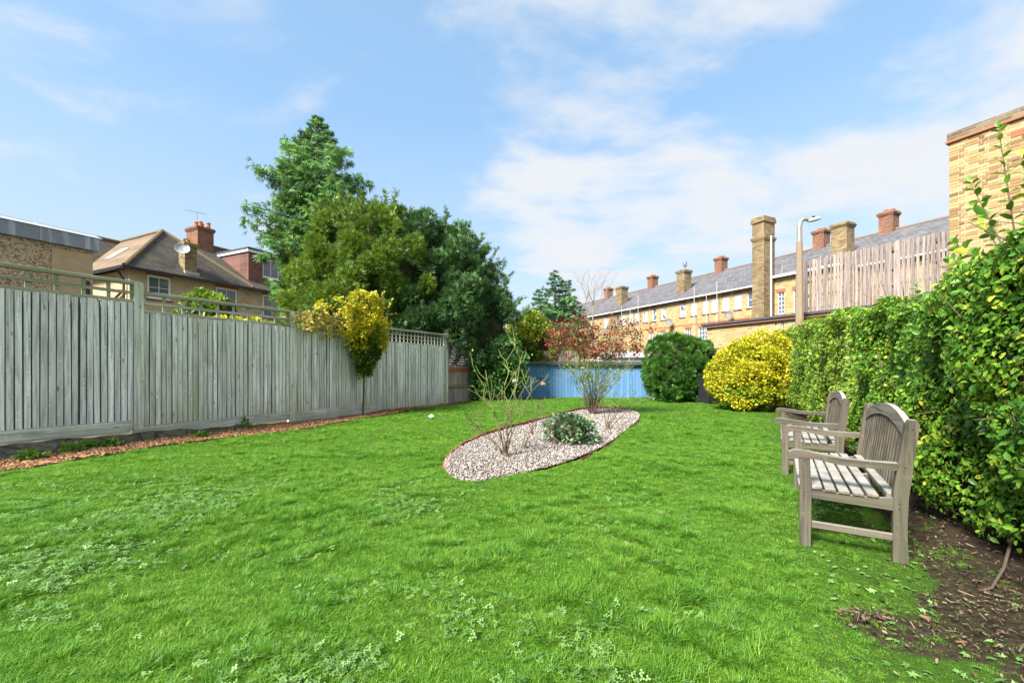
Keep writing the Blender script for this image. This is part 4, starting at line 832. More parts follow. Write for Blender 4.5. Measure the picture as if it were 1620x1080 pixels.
def rose(label, loc, tips, seed, r=.010, side=5, tw=.22, leaf_n=0, lmat=None, lsize=.04, flowers=(), lz=0.0, green_n=0, wob=.05):
    """canes wander from the stump to their tips and carry side twigs on the upper half"""
    t = thing('rose_bush', label, 'rose', (*loc, .05), 0, 'roses in the gravel bed'); b = B(); rr = random.Random(seed); ends = []; mids = []
    b.lathe([(.05, -.03), (.06, .0), (.045, .03), (.02, .06)], 8)
    for tip in tips:
        p1 = Vector(tip); p0 = Vector((tip[0] * .05, tip[1] * .05, 0)); L = (p1 - p0).length; n = 8; pts = []
        for i in range(n + 1):
            q = i / n; p = Vector((p0.x + (p1.x - p0.x) * q ** 1.25, p0.y + (p1.y - p0.y) * q ** 1.25, p0.z + (p1.z - p0.z) * q ** .9))
            if i: p += Vector((rr.gauss(0, wob), rr.gauss(0, wob), rr.gauss(0, wob * .4))) * L * .45
            pts.append(p)
        b.tube(pts, [r * (1 - .62 * i / n) for i in range(n + 1)], 5, cap=False); ends.append(pts[-1])
        for k in range(side):
            q = rr.randint(3, n); o = pts[q]; dd = (pts[q] - pts[q - 1]).normalized(); ax = Vector((rr.gauss(0, 1), rr.gauss(0, 1), rr.gauss(.5, .5))).normalized(); d = (dd * .6 + ax * .8).normalized(); l = tw * rr.uniform(.5, 1.3)
            e1 = o + d * l * .5 + Vector((rr.gauss(0, .02), rr.gauss(0, .02), 0)); e2 = e1 + (d + Vector((0, 0, .5))).normalized() * l * .5; b.tube([o, e1, e2], [r * .42, r * .34, r * .24], 4, cap=False); ends.append(e2); mids.append(e1)
            if rr.random() < .6: e3 = e1 + (d + Vector((rr.gauss(0, .8), rr.gauss(0, .8), .3))).normalized() * l * .5; b.tube([e1, e3], [r * .28, r * .2], 4, cap=False); ends.append(e3)
    b.obj('canes', ROSE, t); rg = np.random.default_rng(seed); E_ = np.array([tuple(e) for e in ends]); M_ = np.array([tuple(e) for e in mids])
    def fol(nm, src, n, mt, lo):
        P = src[rg.integers(0, len(src), n)] + rg.normal(0, .055, (n, 3)); P = P[P[:, 2] > lo]; n = len(P)
        if n: leaves(nm, mk_leaf(.3), P, rg.normal(0, 1, (n, 3)) + np.array([0, 0, -.3]), rg.normal(0, .6, (n, 3)) + np.array([0, 0, 1]), lsize * rg.uniform(.6, 1.3, n), mt, t)
    if leaf_n: fol('foliage', E_, leaf_n, lmat, lz)
    if green_n: fol('green_leaves', M_, green_n, RLEAF, .3)
    for (c, mt) in flowers: blossom(t, c, mt)
    return t
def fan(n, x0, x1, y, z0, z1, seed):
    rr = random.Random(seed); return [(x0 + (x1 - x0) * (i + rr.random()) / n, rr.uniform(-y, y), rr.uniform(z0, z1)) for i in range(n)]
rose('tall bare rose with greenish branching canes and a pink bloom', (-.085, 5.46), [(-.46, .1, 1.18), (-.30, 0, 1.12), (-.1, -.05, 1.02), (.08, .1, 1.45), (.2, 0, 1.32), (.30, .1, 1.05), (.42, -.05, .95), (-.52, .1, .5), (-.42, .2, .36), (.16, -.1, 1.2), (.0, .1, .85)], 31, .0085, 7, .24, 50, RLEAF, .034, [((.50, .1, .93), PET), ((.13, .05, .98), PETW)], .6)
rose('rose with dark red leaves and tangled canes at the narrow end of the bed', (2.02, 10.5), fan(34, -1.15, 1.3, .5, 1.6, 2.2, 4) + fan(14, -.8, .9, .5, .9, 1.6, 9), 12, .009, 10, .36, 9000, RRED, .06, [((-.45, -.3, 1.42), PETW), ((.1, -.35, 1.4), PETW), ((-.3, -.3, 1.15), PETW), ((.6, -.3, 1.3), PETW)], 1.42, 520)
rose('short leggy rose with a few green leaves behind the low evergreen', (1.80, 7.85), [(.45, 0, .85), (.2, .1, .95), (-.15, .1, .8), (.7, -.1, .6), (.55, .1, .75)], 17, .009, 5, .2, 50, RLEAF, .04, (), .4)
rose('small knobbly rose stump with short twigs by the rusty edging', (.33, 7.3), [(-.1, 0, .55), (.12, .1, .5), (.18, 0, .32)], 23, .010, 4, .12)
rose('single thin rose cane leaning over beside the low evergreen', (.64, 6.3), [(-.42, .1, .85), (-.25, .1, .6)], 27, .008, 5, .2, 18, RLEAF, .03, (), .3)
rose('tiny pruned rose with yellow green shoots in the middle of the gravel', (.18, 6.0), [(-.06, 0, .16), (.06, .03, .18), (.02, -.05, .12)], 29, .006, 3, .07, 26, RLEAF, .028)

# ------------------------------------------------------------------ buildings
YB = m_brick('yellow_stock_brick', [(0.258, 0.17, 0.068), (0.41, 0.297, 0.127), (0.517, 0.399, 0.195), (0.441, 0.322, 0.146)], (.55, .46, .33), .225, .075, (.40, .25, .10))
YBD = m_brick('sooty_yellow_brick', [(0.114, 0.076, 0.044), (0.258, 0.187, 0.088), (0.38, 0.28, 0.127), (0.182, 0.127, 0.068)], (.32, .26, .18), .225, .075, (.09, .06, .04))
RB_ = m_brick('red_brick', [(0.17, 0.064, 0.038), (0.281, 0.111, 0.06), (0.34, 0.153, 0.085), (0.204, 0.085, 0.055)], (.30, .25, .2), .225, .075, (.10, .05, .035))
PB = m_brick('pale_brick', [(0.378, 0.261, 0.144), (0.522, 0.378, 0.216), (0.594, 0.45, 0.279), (0.45, 0.306, 0.18)], (.58, .5, .4), .225, .075, (.46, .33, .19))
SLATE = m_roof('grey_slate', (.085, .085, .095), (.15, .145, .155), .2, .28, (.20, .185, .18))
TILEB = m_roof('brown_tile', (.05, .044, .040), (.092, .08, .07), .12, .17, (.12, .115, .06))
TILER = m_roof('dormer_tile', (.16, .075, .06), (.25, .125, .10), .11, .17, (.20, .10, .085))
WHITE = m_plain('white_paint', (.80, .80, .79), .4, .04, 2); BLACKP = m_plain('black_plastic', (.02, .022, .025), .45, .3, 5, spec=.4)
REDL = m_plain('red_lintel', (.36, .12, .06), .85, .3, 20); LEAD = m_plain('lead_flash', (.40, .40, .41), .5, .2, 3)
POT = m_plain('clay_pot', (.48, .16, .06), .8, .25, 6); GREYM = m_plain('grey_metal', (.30, .31, .32), .4, .2, 6, .6)
m = M('window_glass'); GLASS = m.done((.10, .125, .15), .06, .6)
m = M('pale_pane'); p = m.obj(); PALEPANE = m.done(m.mix(m.noise(m.map(p, (30, 1, 1)), 1.0, 3), (.66, .68, .70), (.82, .83, .84)), .35, .5)  # pale pane colour with fine upright streaks
m = M('half_blind'); p = m.obj(); BLIND2 = m.done(m.mix(m.ramp(m.noise(m.map(p, (3, 1, 2.5)), 1.0, 2), [(.45, 0.0), (.5, 1.0)]), (.10, .12, .14), (.66, .67, .68)), .3, .5)
def wall_open(x0, x1, z0, z1, y0, y1, ops, rev=.10):
    """a box-shaped wall whose front (at y0) has real openings with reveals"""
    b = B(); xs = sorted({x0, x1, *[o[0] for o in ops], *[o[1] for o in ops]}); zs = sorted({z0, z1, *[o[2] for o in ops], *[o[3] for o in ops]})
    for i in range(len(xs) - 1):
        for j in range(len(zs) - 1):
            cx, cz = (xs[i] + xs[i + 1]) / 2, (zs[j] + zs[j + 1]) / 2
            if any(o[0] < cx < o[1] and o[2] < cz < o[3] for o in ops): continue
            b.add([(xs[i], y0, zs[j]), (xs[i + 1], y0, zs[j]), (xs[i + 1], y0, zs[j + 1]), (xs[i], y0, zs[j + 1])], [(0, 1, 2, 3)])
    for (a, c, d, e) in ops:
        q = [(a, d), (c, d), (c, e), (a, e)]
        for k in range(4):
            (xa, za), (xb, zb) = q[k], q[(k + 1) % 4]; b.add([(xa, y0, za), (xb, y0, zb), (xb, y0 + rev, zb), (xa, y0 + rev, za)], [(0, 1, 2, 3)])
        b.add([(a, y0 + rev, d), (c, y0 + rev, d), (c, y0 + rev, e), (a, y0 + rev, e)], [(0, 1, 2, 3)])
    b.add([(x0, y1, z0), (x1, y1, z0), (x1, y1, z1), (x0, y1, z1)], [(0, 3, 2, 1)])
    b.add([(x0, y0, z0), (x0, y1, z0), (x0, y1, z1), (x0, y0, z1)], [(0, 3, 2, 1)]); b.add([(x1, y0, z0), (x1, y1, z0), (x1, y1, z1), (x1, y0, z1)], [(0, 1, 2, 3)])
    b.add([(x0, y0, z1), (x1, y0, z1), (x1, y1, z1), (x0, y1, z1)], [(0, 1, 2, 3)])
    return b
def raw(b, name, mt, parent):        # no normal flipping for open shells
    me = bpy.data.meshes.new(name); me.from_pydata(b.v, [], b.f); me.update(); return link(name, me, mt, parent)
def window(parent, x0, x1, z0, z1, y0, bars=(1, 2), pane=None, fr=.035, lintel=True):
    w = B(); yf, yb = y0 + .045, y0 + .085
    w.box(x0 + .002, x0 + fr, yf, yb, z0 + .002, z1 - .002).box(x1 - fr, x1 - .002, yf, yb, z0 + .002, z1 - .002).box(x0 + fr, x1 - fr, yf, yb, z0 + .002, z0 + fr * 1.3).box(x0 + fr, x1 - fr, yf, yb, z1 - fr, z1 - .002)
    o = w.obj('window', WHITE, parent)
    B().box(x0 + fr, x1 - fr, yf + .018, yf + .028, z0 + fr, z1 - fr).obj('pane', pane or PALEPANE, o)
    g = B(); t = .011
    for i in range(1, bars[0] + 1): x = x0 + (x1 - x0) * i / (bars[0] + 1); g.box(x - t, x + t, yf + .002, yf + .03, z0 + fr, z1 - fr)
    for j in range(1, bars[1] + 1): z = z0 + (z1 - z0) * j / (bars[1] + 1); g.box(x0 + fr, x1 - fr, yf + .004, yf + .032, z - t, z + t)
    if bars[0] + bars[1]: g.obj('glazing_bars', WHITE, o)
    B().box(x0 - .04, x1 + .04, y0 - .05, y0 + .04, z0 - .06, z0 - .002).obj('sill', RB_ if lintel else WHITE, o)
    if lintel: B().box(x0 - .06, x1 + .06, y0 - .006, y0 + .02, z1 + .002, z1 + .16).obj('lintel', REDL, o)
    return o
def chimney(parent, x, y, z0, z1, w, d, mt, pots=(), capm=None, name='chimney', band=True):
    b = B(); b.box(x - w / 2, x + w / 2, y - d / 2, y + d / 2, z0, z1 - .22)
    o = b.obj(name, mt, parent); c = B()
    for k, (e, za, zb) in enumerate(((.04, z1 - .22, z1 - .14), (.08, z1 - .14, z1 - .06), (.045, z1 - .06, z1))): c.box(x - w / 2 - e, x + w / 2 + e, y - d / 2 - e, y + d / 2 + e, za + .001, zb)
    c.obj('chimney_cap', capm or mt, o)
    for (px_, py_, h, r) in pots: B().lathe([(r * 1.1, 0), (r, .04), (r * .85, h * .8), (r * 1.05, h * .82), (r * 1.05, h)], 10, (x + px_, y + py_, z1)).obj('chimney_pot', POT, o)
    B().box(x - w / 2 - .05, x + w / 2 + .05, y - d / 2 - .12, y + d / 2 + .05, z0 - .05, z0 + .10).obj('flashing', LEAD, o)
    return o
# --- the terrace on the right: own frame, x along the fronts towards the camera, y into the houses
TC = 25.9; T_ANG = math.atan2(-.9015, .4327); T_Y0 = TC / (135 / FPX + .48); T_O = (TC - .48 * T_Y0, T_Y0)
def tY(px, c): return c / ((px - 810) / FPX + .48)
def tl(px, c):
    y = tY(px, c); return .4327 * (c - .48 * y - T_O[0]) - .9015 * (y - T_O[1])
def tw(lx, ly): return (T_O[0] + .4327 * lx + .9015 * ly, T_O[1] - .9015 * lx + .4327 * ly)
RC = 30.9; EAVE = 6.02; RIDGE = 8.55; RY = (RC - TC) * .9015
edges = [-12.0] + [tl(q, RC) for q in (959, 1028, 1134, 1289, 1393)] + [tl(1393, RC) + 9]
HL = ['yellow brick terraced house behind the fir and bare birch', 'yellow brick terraced house with a stubby chimney low on its roof, behind the birch', 'yellow brick terraced house with a cowled chimney on its slate roof', 'yellow brick terraced house with the ladder and satellite dish on its wall', 'slate roofed terraced house behind the flat roofed wing with railings', 'slate roofed terraced house showing above the paling screen']
up = [(p, .47) for p in (958, 968, 977, 986.5, 998, 1007.5, 1020.5, 1034.5, 1049.5, 1063.5, 1080, 1098, 1116.5, 1130.5, 1148, 1167.5, 1188)]
low = [(1030, .5), (1048, .5), (1067, .5), (1088.5, .5), (1112, .7)]
for i in range(6):
    a, e = edges[i] + .002, edges[i + 1] - .002; O = tw(a, 0); Lh = e - a
    h = thing('terraced_house', HL[i], 'house', (*O, 0), T_ANG, 'terraced houses beyond the garden')
    ops = []; wins = []
    for (p, w) in up:
        x = tl(p, TC) - a
        if .3 < x < Lh - .3: ops.append((x - w / 2, x + w / 2, 4.80, 5.74)); wins.append((ops[-1], random.choice([(0, 1), (0, 1), (1, 1)]), random.choice([PALEPANE, PALEPANE, PALEPANE, BLIND2, GLASS])))
    for (p, w) in low:
        x = tl(p, TC) - a
        if .4 < x < Lh - .4: ops.append((x - w / 2, x + w / 2, 2.9, 3.95)); wins.append((ops[-1], (2, 3), GLASS))
    raw(wall_open(0, Lh, -.06, EAVE - .02, 0, 9, ops), 'wall', YB, h)
    for (o, br, pn) in wins: window(h, *o, 0, br, pn)
    B().box(0, Lh, -.012, .02, 4.16, 4.24).obj('string_course', REDL, h)
    b = B(); b.prism([(-.22, EAVE), (RY, RIDGE), (9.2, EAVE), (9.2, EAVE - .1), (RY, RIDGE - .12), (-.22, EAVE - .1)], 0, Lh); rf = b.obj('roof', SLATE, h)
    B().tube([(0, RY, RIDGE + .02), (Lh, RY, RIDGE + .02)], .07, 7).obj('ridge_tiles', m_plain('ridge_clay', (.20, .15, .12), .85, .3, 5) if i == 0 else bpy.data.materials['ridge_clay'], rf)
    B().box(0, Lh, -.33, -.222, EAVE - .07, EAVE).obj('gutter', WHITE, h)
    if i:    # party-wall stack on the ridge
        chimney(h, 0.0 + .36, RY, RIDGE - .35, 9.55, .62, .66, RB_, [(-.12, 0, .18, .1), (.14, .05, .15, .1)])
def hx(px, c):                                  # which house stands at a pixel column, and where in it
    x = tl(px, c); k = max(i for i in range(6) if edges[i] <= x); return k, x - edges[k]
houses = [o for o in COL.objects if o.name.startswith('terraced_house')]
for px_, zt in ((984, 8.45), (1082, 8.45), (1333, 8.7)):
    k, x = hx(px_, 27.6); o = chimney(houses[k], x, (27.6 - TC) * .9015, 6.5, zt, .72, .72, YBD)
    if px_ == 1082:
        B().lathe([(.07, 0), (.07, .3), (.16, .32), (.16, .36), (.05, .40), (.14, .46), (.14, .62), (.04, .72)], 10, (x + .1, (27.6 - TC) * .9015, zt)).obj('cowl', GREYM, o)
for px_, z0, z1, mt, r in ((1102, 2.6, 6.7, LEAD, .022), (1121.5, 3.6, 6.0, LEAD, .022), (1138, 3.6, 6.7, LEAD, .022), (1013, 3.5, 6.9, LEAD, .024), (1000.5, 3.6, 6.0, LEAD, .022), (987, 3.6, 6.4, LEAD, .022)):
    k, x = hx(px_, TC - .15); B().tube([(x, -.36, z0), (x, -.36, z1)], r, 7).obj('soil_pipe', mt, houses[k])
for px_, z in ((1155.5, 4.45), (1061, 4.5)):
    k, x = hx(px_, TC - .3); y = -.42; b = B(); b.lathe([(.02, .0), (.16, .03), (.24, .09), (.235, .10), (.15, .045), (.02, .02)], 14)
    b.obj('satellite_dish', m_plain('dish_grey', (.16, .16, .165), .6) if 'dish_grey' not in bpy.data.materials else bpy.data.materials['dish_grey'], houses[k], (x, y, z), (math.radians(70), 0, math.radians(25))); B().tube([(x, y + .02, z), (x, .02, z - .08)], .018, 5).obj('dish_bracket', GREYM, houses[k])
# --- wing with the great stack, railings and ladder
wc = 22.3; wx0 = tl(1205, wc); wx1 = tl(1330, wc); O = tw(wx0, (wc - TC) * .9015)
wing = thing('rear_wing', 'yellow brick wing with a flat railed roof beside the tall chimney stack', 'building', (*O, 0), T_ANG)
wz = Z(437, tY(1243, wc)); ops = []
for pa, pb in ((1230, 1241), (1255, 1266), (1290, 1300)): ops.append((tl(pa, wc) - wx0, tl(pb, wc) - wx0, Z(497, tY(1236, wc)), Z(462, tY(1236, wc))))
raw(wall_open(0, wx1 - wx0, -.06, wz, 0, 2.4, ops, .12), 'wall', YB, wing)
for o in ops: window(wing, *o, 0, (1, 4), GLASS)
B().box(-.05, wx1 - wx0 + .05, -.14, 2.4, wz + .002, wz + .10).obj('roof', GREYM, wing); B().box(-.05, wx1 - wx0 + .05, -.24, -.142, wz - .02, wz + .09).obj('gutter', WHITE, wing)
b = B()
for z in (.35, .62): b.tube([(0.1, .1, wz + z), (wx1 - wx0, .1, wz + z)], .018, 5)
for q in np.linspace(.1, wx1 - wx0, 5): b.tube([(q, .1, wz + .08), (q, .1, wz + .63)], .018, 5)
b.obj('railing', GREYM, wing)
cc_ = 21.4; sx0, sx1 = tl(1190, cc_), tl(1208.5, cc_); O = tw(sx0, (cc_ - TC) * .9015); sw = sx1 - sx0; sz = Z(341, tY(1208, cc_))
stack = thing('chimney_stack', 'tall square chimney stack of sooty yellow brick with a stepped head', 'chimney', (*O, 0), T_ANG)
B().box(0, sw, 0, .82, -.06, sz - .25).obj('shaft', YBD, stack)
b = B(); b.box(-.05, sw + .05, -.05, .87, sz - .249, sz - .12).box(-.03, sw + .03, -.03, .85, sz - .119, sz); b.obj('cap', YBD, stack)
zb_ = Z(374, tY(1208, cc_)); b = B(); b.box(-.035, sw + .035, -.035, .855, zb_ - .12, zb_ - .05).box(-.06, sw + .06, -.06, .88, zb_ - .049, zb_ + .04); b.obj('band', YBD, stack)
B().tube([(sw + .06, .45, 3.0), (sw + .06, .45, Z(368, tY(1221, cc_)))], .04, 7).obj('flue_pipe', WHITE, stack)
LADM = m_plain('ladder_mat', (.52, .20, .06), .6, .2, 4)
lc = 21.0; l0 = tl(1179, lc); O = tw(l0, (lc - TC) * .9015); b = B(); zt = Z(432, tY(1184, lc))
lad = thing('ladder', 'orange ladder leaning up against the wall by the tall chimney stack', 'ladder', (*O, -.06), T_ANG)
for sgn in (0, .34): B().tube([(sgn - .12, -.75, .0), (sgn + .10, 1.0, zt + .06)], .028, 6).obj('ladder_rail', LADM, lad)
for i in range(1, 20):
    q = i / 20; B().tube([(-.12 + .22 * q, -.75 + 1.75 * q, q * (zt + .06)), (.22 + .22 * q, -.75 + 1.75 * q, q * (zt + .06))], .014, 5).obj('rung', LADM, lad)
# --- outhouse, paling screen and the tall brick end building along the back of the hedge
KC = 16.0; K0 = (KC - .48 * tY(1502, KC), tY(1502, KC))
def kl(px, c=KC):
    y = tY(px, c); return .4327 * (c - .48 * y - K0[0]) - .9015 * (y - K0[1])
ox0 = kl(1118); RZ = 2.93
oh = thing('outhouse', 'low yellow brick outhouse with a dark flat roof edge behind the hedge', 'outbuilding', (*K0, 0), T_ANG)
ops = [(kl(1226) , kl(1229), Z(533, 14.3), Z(511, 14.3)), (kl(1236), kl(1240), Z(533, 14), Z(509, 14))]
raw(wall_open(ox0, -.002, -.06, RZ - .001, 0, 4, ops, .10), 'wall', YB, oh)
for o in ops: window(oh, *o, 0, (0, 0), GLASS, .02, False)
FELT = m_plain('roof_felt', (.07, .07, .075), .8, .3, 8)
B().box(ox0 - .15, -.004, -.16, 4.1, RZ, RZ + .075).obj('roof', FELT, oh); B().box(ox0 - .12, -.006, -.11, -.003, RZ - .09, RZ - .002).obj('fascia', m_plain('fascia_red', (.20, .10, .07), .8), oh)
a, e = kl(1160), kl(1216); B().box(a, e, -.008, .01, Z(548, 15), Z(536, 15)).obj('render_patch', m_plain('cement_patch', (.40, .35, .29), .95, .15, 6), oh)
PALE = m_wood('screen_wood', (.125, .098, .085), (.34, .28, .25), 'z', True); PRAIL = m_wood('screen_rail_wood', (.12, .09, .07), (.26, .2, .165), 'x', False)
scn = thing('paling_screen', 'brown vertical paling screen on the roof edge beside the tall brick building', 'fence', (K0[0], K0[1], RZ + .075), T_ANG)
s0 = kl(1266); n = 36; pt = -s0 / n; hh = Z(361, K0[1]) - RZ - .075; sh = []
for q in range(3):
    b = B(); w = pt - (.014, .026, .038)[q]; b.box(-w / 2, w / 2, -.009, .009, .02, hh - (0, .015, .03)[q], .002); sh.append(b.mesh('pale'))
for i in range(n): link('pale', sh[random.randrange(3)], PALE, scn, (s0 + pt * (i + .5), .10 + random.uniform(-.006, .006) + (.0 if i % 2 else .02), 0), (0, random.gauss(0, .006), random.gauss(0, .03)))
for z in (.15, .55, 1.0, hh - .2): B().box(s0, -.02, .135, .175, z - .04, z + .04).obj('rail', PRAIL, scn)
for i in range(n):
    if i % 2: B().box(s0 + pt * i - .02, s0 + pt * i + .02, .18, .198, .02, hh - .05).obj('rear_pale', PRAIL, scn)
for x in np.linspace(s0 + .03, -.04, 4): B().box(x - .035, x + .035, .2, .27, -.001, hh - .02).obj('post', PRAIL, scn)
# tall brick building: every brick of the part in view is laid singly
BZ = Z(212, K0[1]); bb_ = thing('brick_building', 'tall yellow brick building end with a dark parapet, behind the hedge', 'building', (*K0, 0), T_ANG)
MORT = m_plain('mortar_mat', (.48, .41, .30), .95, .15, 30)
B().box(0, 7.5, .002, 5, -.06, BZ).obj('wall_core', MORT, bb_)
m = M('laid_brick'); r = m.rnd(); BRK = m.ramp(r, [(0, (0.126, 0.074, 0.04)), (0.14, (0.296, 0.19, 0.081)), (0.45, (0.445, 0.322, 0.142)), (0.75, (0.534, 0.413, 0.224)), (0.92, (0.341, 0.224, 0.101)), (1, (0.267, 0.124, 0.072))])
BRK = m.mix(m.math('MULTIPLY', m.noise(m.pos(), 22, 5, .65), .5), BRK, (.26, .17, .08)); m.bump(m.noise(m.pos(), 55, 4), .5, .01); BRK = m.done(BRK, .9, .15)
shapes = {}
def brickmesh(w):
    k = round(w, 4)
    if k not in shapes: shapes[k] = B().box(-w / 2, w / 2, -.006, .05, -.0325, .0325, .003).mesh('brick')
    return shapes[k]
rest = B(); cnt = 0; nrow = int((BZ - .25) / .075)
for j in range(nrow):
    z = BZ - .29 - j * .075
    if z < 2.2: break
    x = 0.0; flip = j % 2; first = True; q = 0
    while x < 3.2:
        w = (.215 if (q + flip) % 2 == 0 else .1025)
        if first and flip: w = .159
        if not first and flip: w = (.1025 if q % 2 else .215)
        first = False; cx = x + w / 2
        if cx < 1.36 and z > 4.25 and cnt < 300: link('brick', brickmesh(w), BRK, bb_, (cx, random.uniform(-.003, .003), z)); cnt += 1
        else: rest.box(x, x + w, -.006, .05, z - .0325, z + .0325)
        x += w + .010; q += 1
ro = rest.obj('bricks', YB, bb_); ro['kind'] = 'stuff'
b = B()
for j in range(60):
    z = BZ - .29 - j * .075
    if z < 2.2: break
    b.box(-.006, .05, .052, 4.9, z - .0325, z + .0325)
b.obj('side_courses', YB, bb_)['kind'] = 'stuff'
B().box(-.06, 7.5, -.06, .3, BZ - .245, BZ - .20).obj('tile_course', REDL, bb_)
PAR = m_brick('parapet_brick', [(.10, .075, .05), (.22, .16, .10), (.33, .24, .14), (.16, .11, .075)], (.25, .22, .18))
B().box(-.035, 7.5, -.035, .3, BZ - .20, BZ).obj('parapet', PAR, bb_)
B().box(1.02, 1.24, -.012, .04, BZ - .62, BZ - .475).obj('air_brick', REDL, bb_)
# dark boundary wall below the outhouse
wcx = 15.3; a = kl(1060, wcx); e = kl(1262, wcx); yl = (wcx - KC) * .9015
gw = thing('boundary_wall', 'dark red brick boundary wall with a soldier course top behind the topiary', 'wall', (*K0, 0), T_ANG)
B().box(a, e, yl, yl + .22, -.06, 1.86).obj('wall', RB_, gw); b = B(); x = a
while x < e - .07: b.box(x, x + .065, yl - .02, yl + .24, 1.862, 1.98); x += .075
b.obj('coping', m_plain('coping_brick', (.09, .06, .05), .9, .4, 15), gw)
# --- wheelie bin
t = thing('wheelie_bin', 'dark grey wheeled rubbish bin between the clipped yew and golden shrub', 'bin', (6.62, 14.0, .01), math.radians(12))
b = B(); b.add([(-.21, -.22, .06), (.21, -.22, .06), (.21, .22, .06), (-.21, .22, .06), (-.27, -.30, .92), (.27, -.30, .92), (.27, .30, .92), (-.27, .30, .92)], [(3, 2, 1, 0), (4, 5, 6, 7), (0, 1, 5, 4), (1, 2, 6, 5), (2, 3, 7, 6), (3, 0, 4, 7)]); b.obj('body', BLACKP, t)
b = B(); b.box(-.29, .29, -.325, .30, .921, .955, .01); b.box(-.25, .25, -.29, .27, .955, .985, .01); b.obj('lid', BLACKP, t)
for s in (-1, 1): B().tube([(s * .23, .24, .10), (s * .29, .24, .10)], .10, 12).obj('wheel', BLACKP, t)
B().tube([(-.25, .36, .93), (.25, .36, .93)], .018, 6).obj('handle', BLACKP, t)
# --- blue shed row
m = M('blue_paint'); p = m.obj(); r = m.rnd()
c = m.mix(m.noise(m.map(p, (30, 30, 1.4)), 1.0, 6, .65), (.05, .165, .37), (.12, .28, .51)); c = m.mix(m.math('MULTIPLY', r, .55), c, (.20, .36, .57)); c = m.mix(m.ramp(m.noise(m.map(p, (9, 9, 2)), 1.0, 5, .7), [(.62, 0.0), (.72, .5)]), c, (.26, .27, .27)); m.bump(m.noise(m.map(p, (30, 30, 1.4)), 1.0, 5), .3, .004); BLUE = m.done(c, .6, .3)
SY = 17.0; sh0, sh1 = -.62, 8.3
shed = thing('blue_shed', 'long low blue boarded shed with a dark flat roof at the end of the lawn', 'shed', (sh0, SY, -.05))
L = sh1 - sh0; nb = round(L / .125); pt = L / nb; bm_ = B().box(-pt / 2 + .004, pt / 2 - .004, -.012, .012, 0, 1.46, .003).mesh('board')
for i in range(nb): link('board', bm_, BLUE, shed, (pt * (i + .5), random.uniform(-.003, .003), random.uniform(0, .01)))
B().box(0, L, .016, 2.4, 0, 1.44).obj('frame', FBACK, shed)
b = B(); b.prism([(-.16, 1.50), (2.6, 1.60), (2.6, 1.53), (-.16, 1.40)], -.12, L + .12); b.obj('roof', FELT, shed)
b = B(); b.box(-.13, .13, -.028, -.016, .72, .745).box(-.02, .10, -.032, -.017, .62, .66).box(.05, .075, -.034, -.017, .55, .66); b.obj('hasp', BLACKP, shed, (1.80, 0, .12))
# things showing over the shed
t = thing('pale_garage', 'pale flat roofed garage showing over the shed roof by the red leaved rose', 'garage', (4.55, 21.0, -.06)); B().box(0, 2.6, 0, 3, 0, 1.9).obj('wall', m_plain('pale_render', (.58, .56, .54), .9), t); b = B(); b.prism([(-.15, 1.90), (3.1, 2.25), (3.1, 2.16), (-.15, 1.82)], -.12, 2.72); b.obj('roof', m_plain('pale_roof', (.62, .63, .66), .5, .2, 2), t)
t = thing('brown_fence', 'brown slatted fence panel between the yellowing shrub and the rose', 'fence', (1.5, 19.8, -.06))
for i in range(14): B().box(i * .12, i * .12 + .105, -.01, .01, 0, 2.1, .002).obj('pale', PALE, t)
for z in (.5, 1.8): B().box(0, 1.68, .011, .05, z, z + .08).obj('rail', PRAIL, t)
# --- low paling fence at the end of the tall one
d = np.array([.93, 1.62]); Ll = float(np.linalg.norm(d)); A_ = math.atan2(d[1], d[0])
PALG = m_wood('old_pale_wood', (.16, .13, .12), (.40, .35, .33), 'z', True)
t = thing('low_paling_fence', 'low old paling fence with a red top rail beside the tall grey fence', 'fence', (-2.17, 14.1, -.02), A_)
nb = 15; pt = Ll / nb
for i in range(nb): B().box(pt * i + .006, pt * (i + 1) - .006, -.01, .01, .06, 1.33 + random.uniform(-.02, .01), .003).obj('pale', PALG, t)
B().box(.02, Ll, -.045, -.012, 1.12, 1.25, .004).obj('top_rail', m_plain('red_rail', (.36, .10, .07), .7, .3, 8), t); B().box(.02, Ll, -.05, -.012, .56, .66, .004).obj('middle_rail', PRAIL, t)
B().box(.0, Ll, -.03, .03, -.02, .058).obj('gravel_board', PRAIL, t)
B().box(-.06, .0, -.05, .05, -.03, 2.55, .006).obj('post', PALG, t)
t = thing('woven_panel', 'grey woven hurdle panel behind the low paling fence under the dark yew', 'panel', (-2.25, 14.6, 0), A_)
for i in range(26): B().tube([(q, .05 * math.sin(q * 9 + i * 3.14), .06 + i * .085) for q in np.linspace(0, 1.5, 11)], .04, 5).obj('weave', PALG, t)
for x in (.02, .5, 1.0, 1.48): B().tube([(x, 0, -.05), (x, 0, 2.3)], .02, 5).obj('stake', PALG, t)
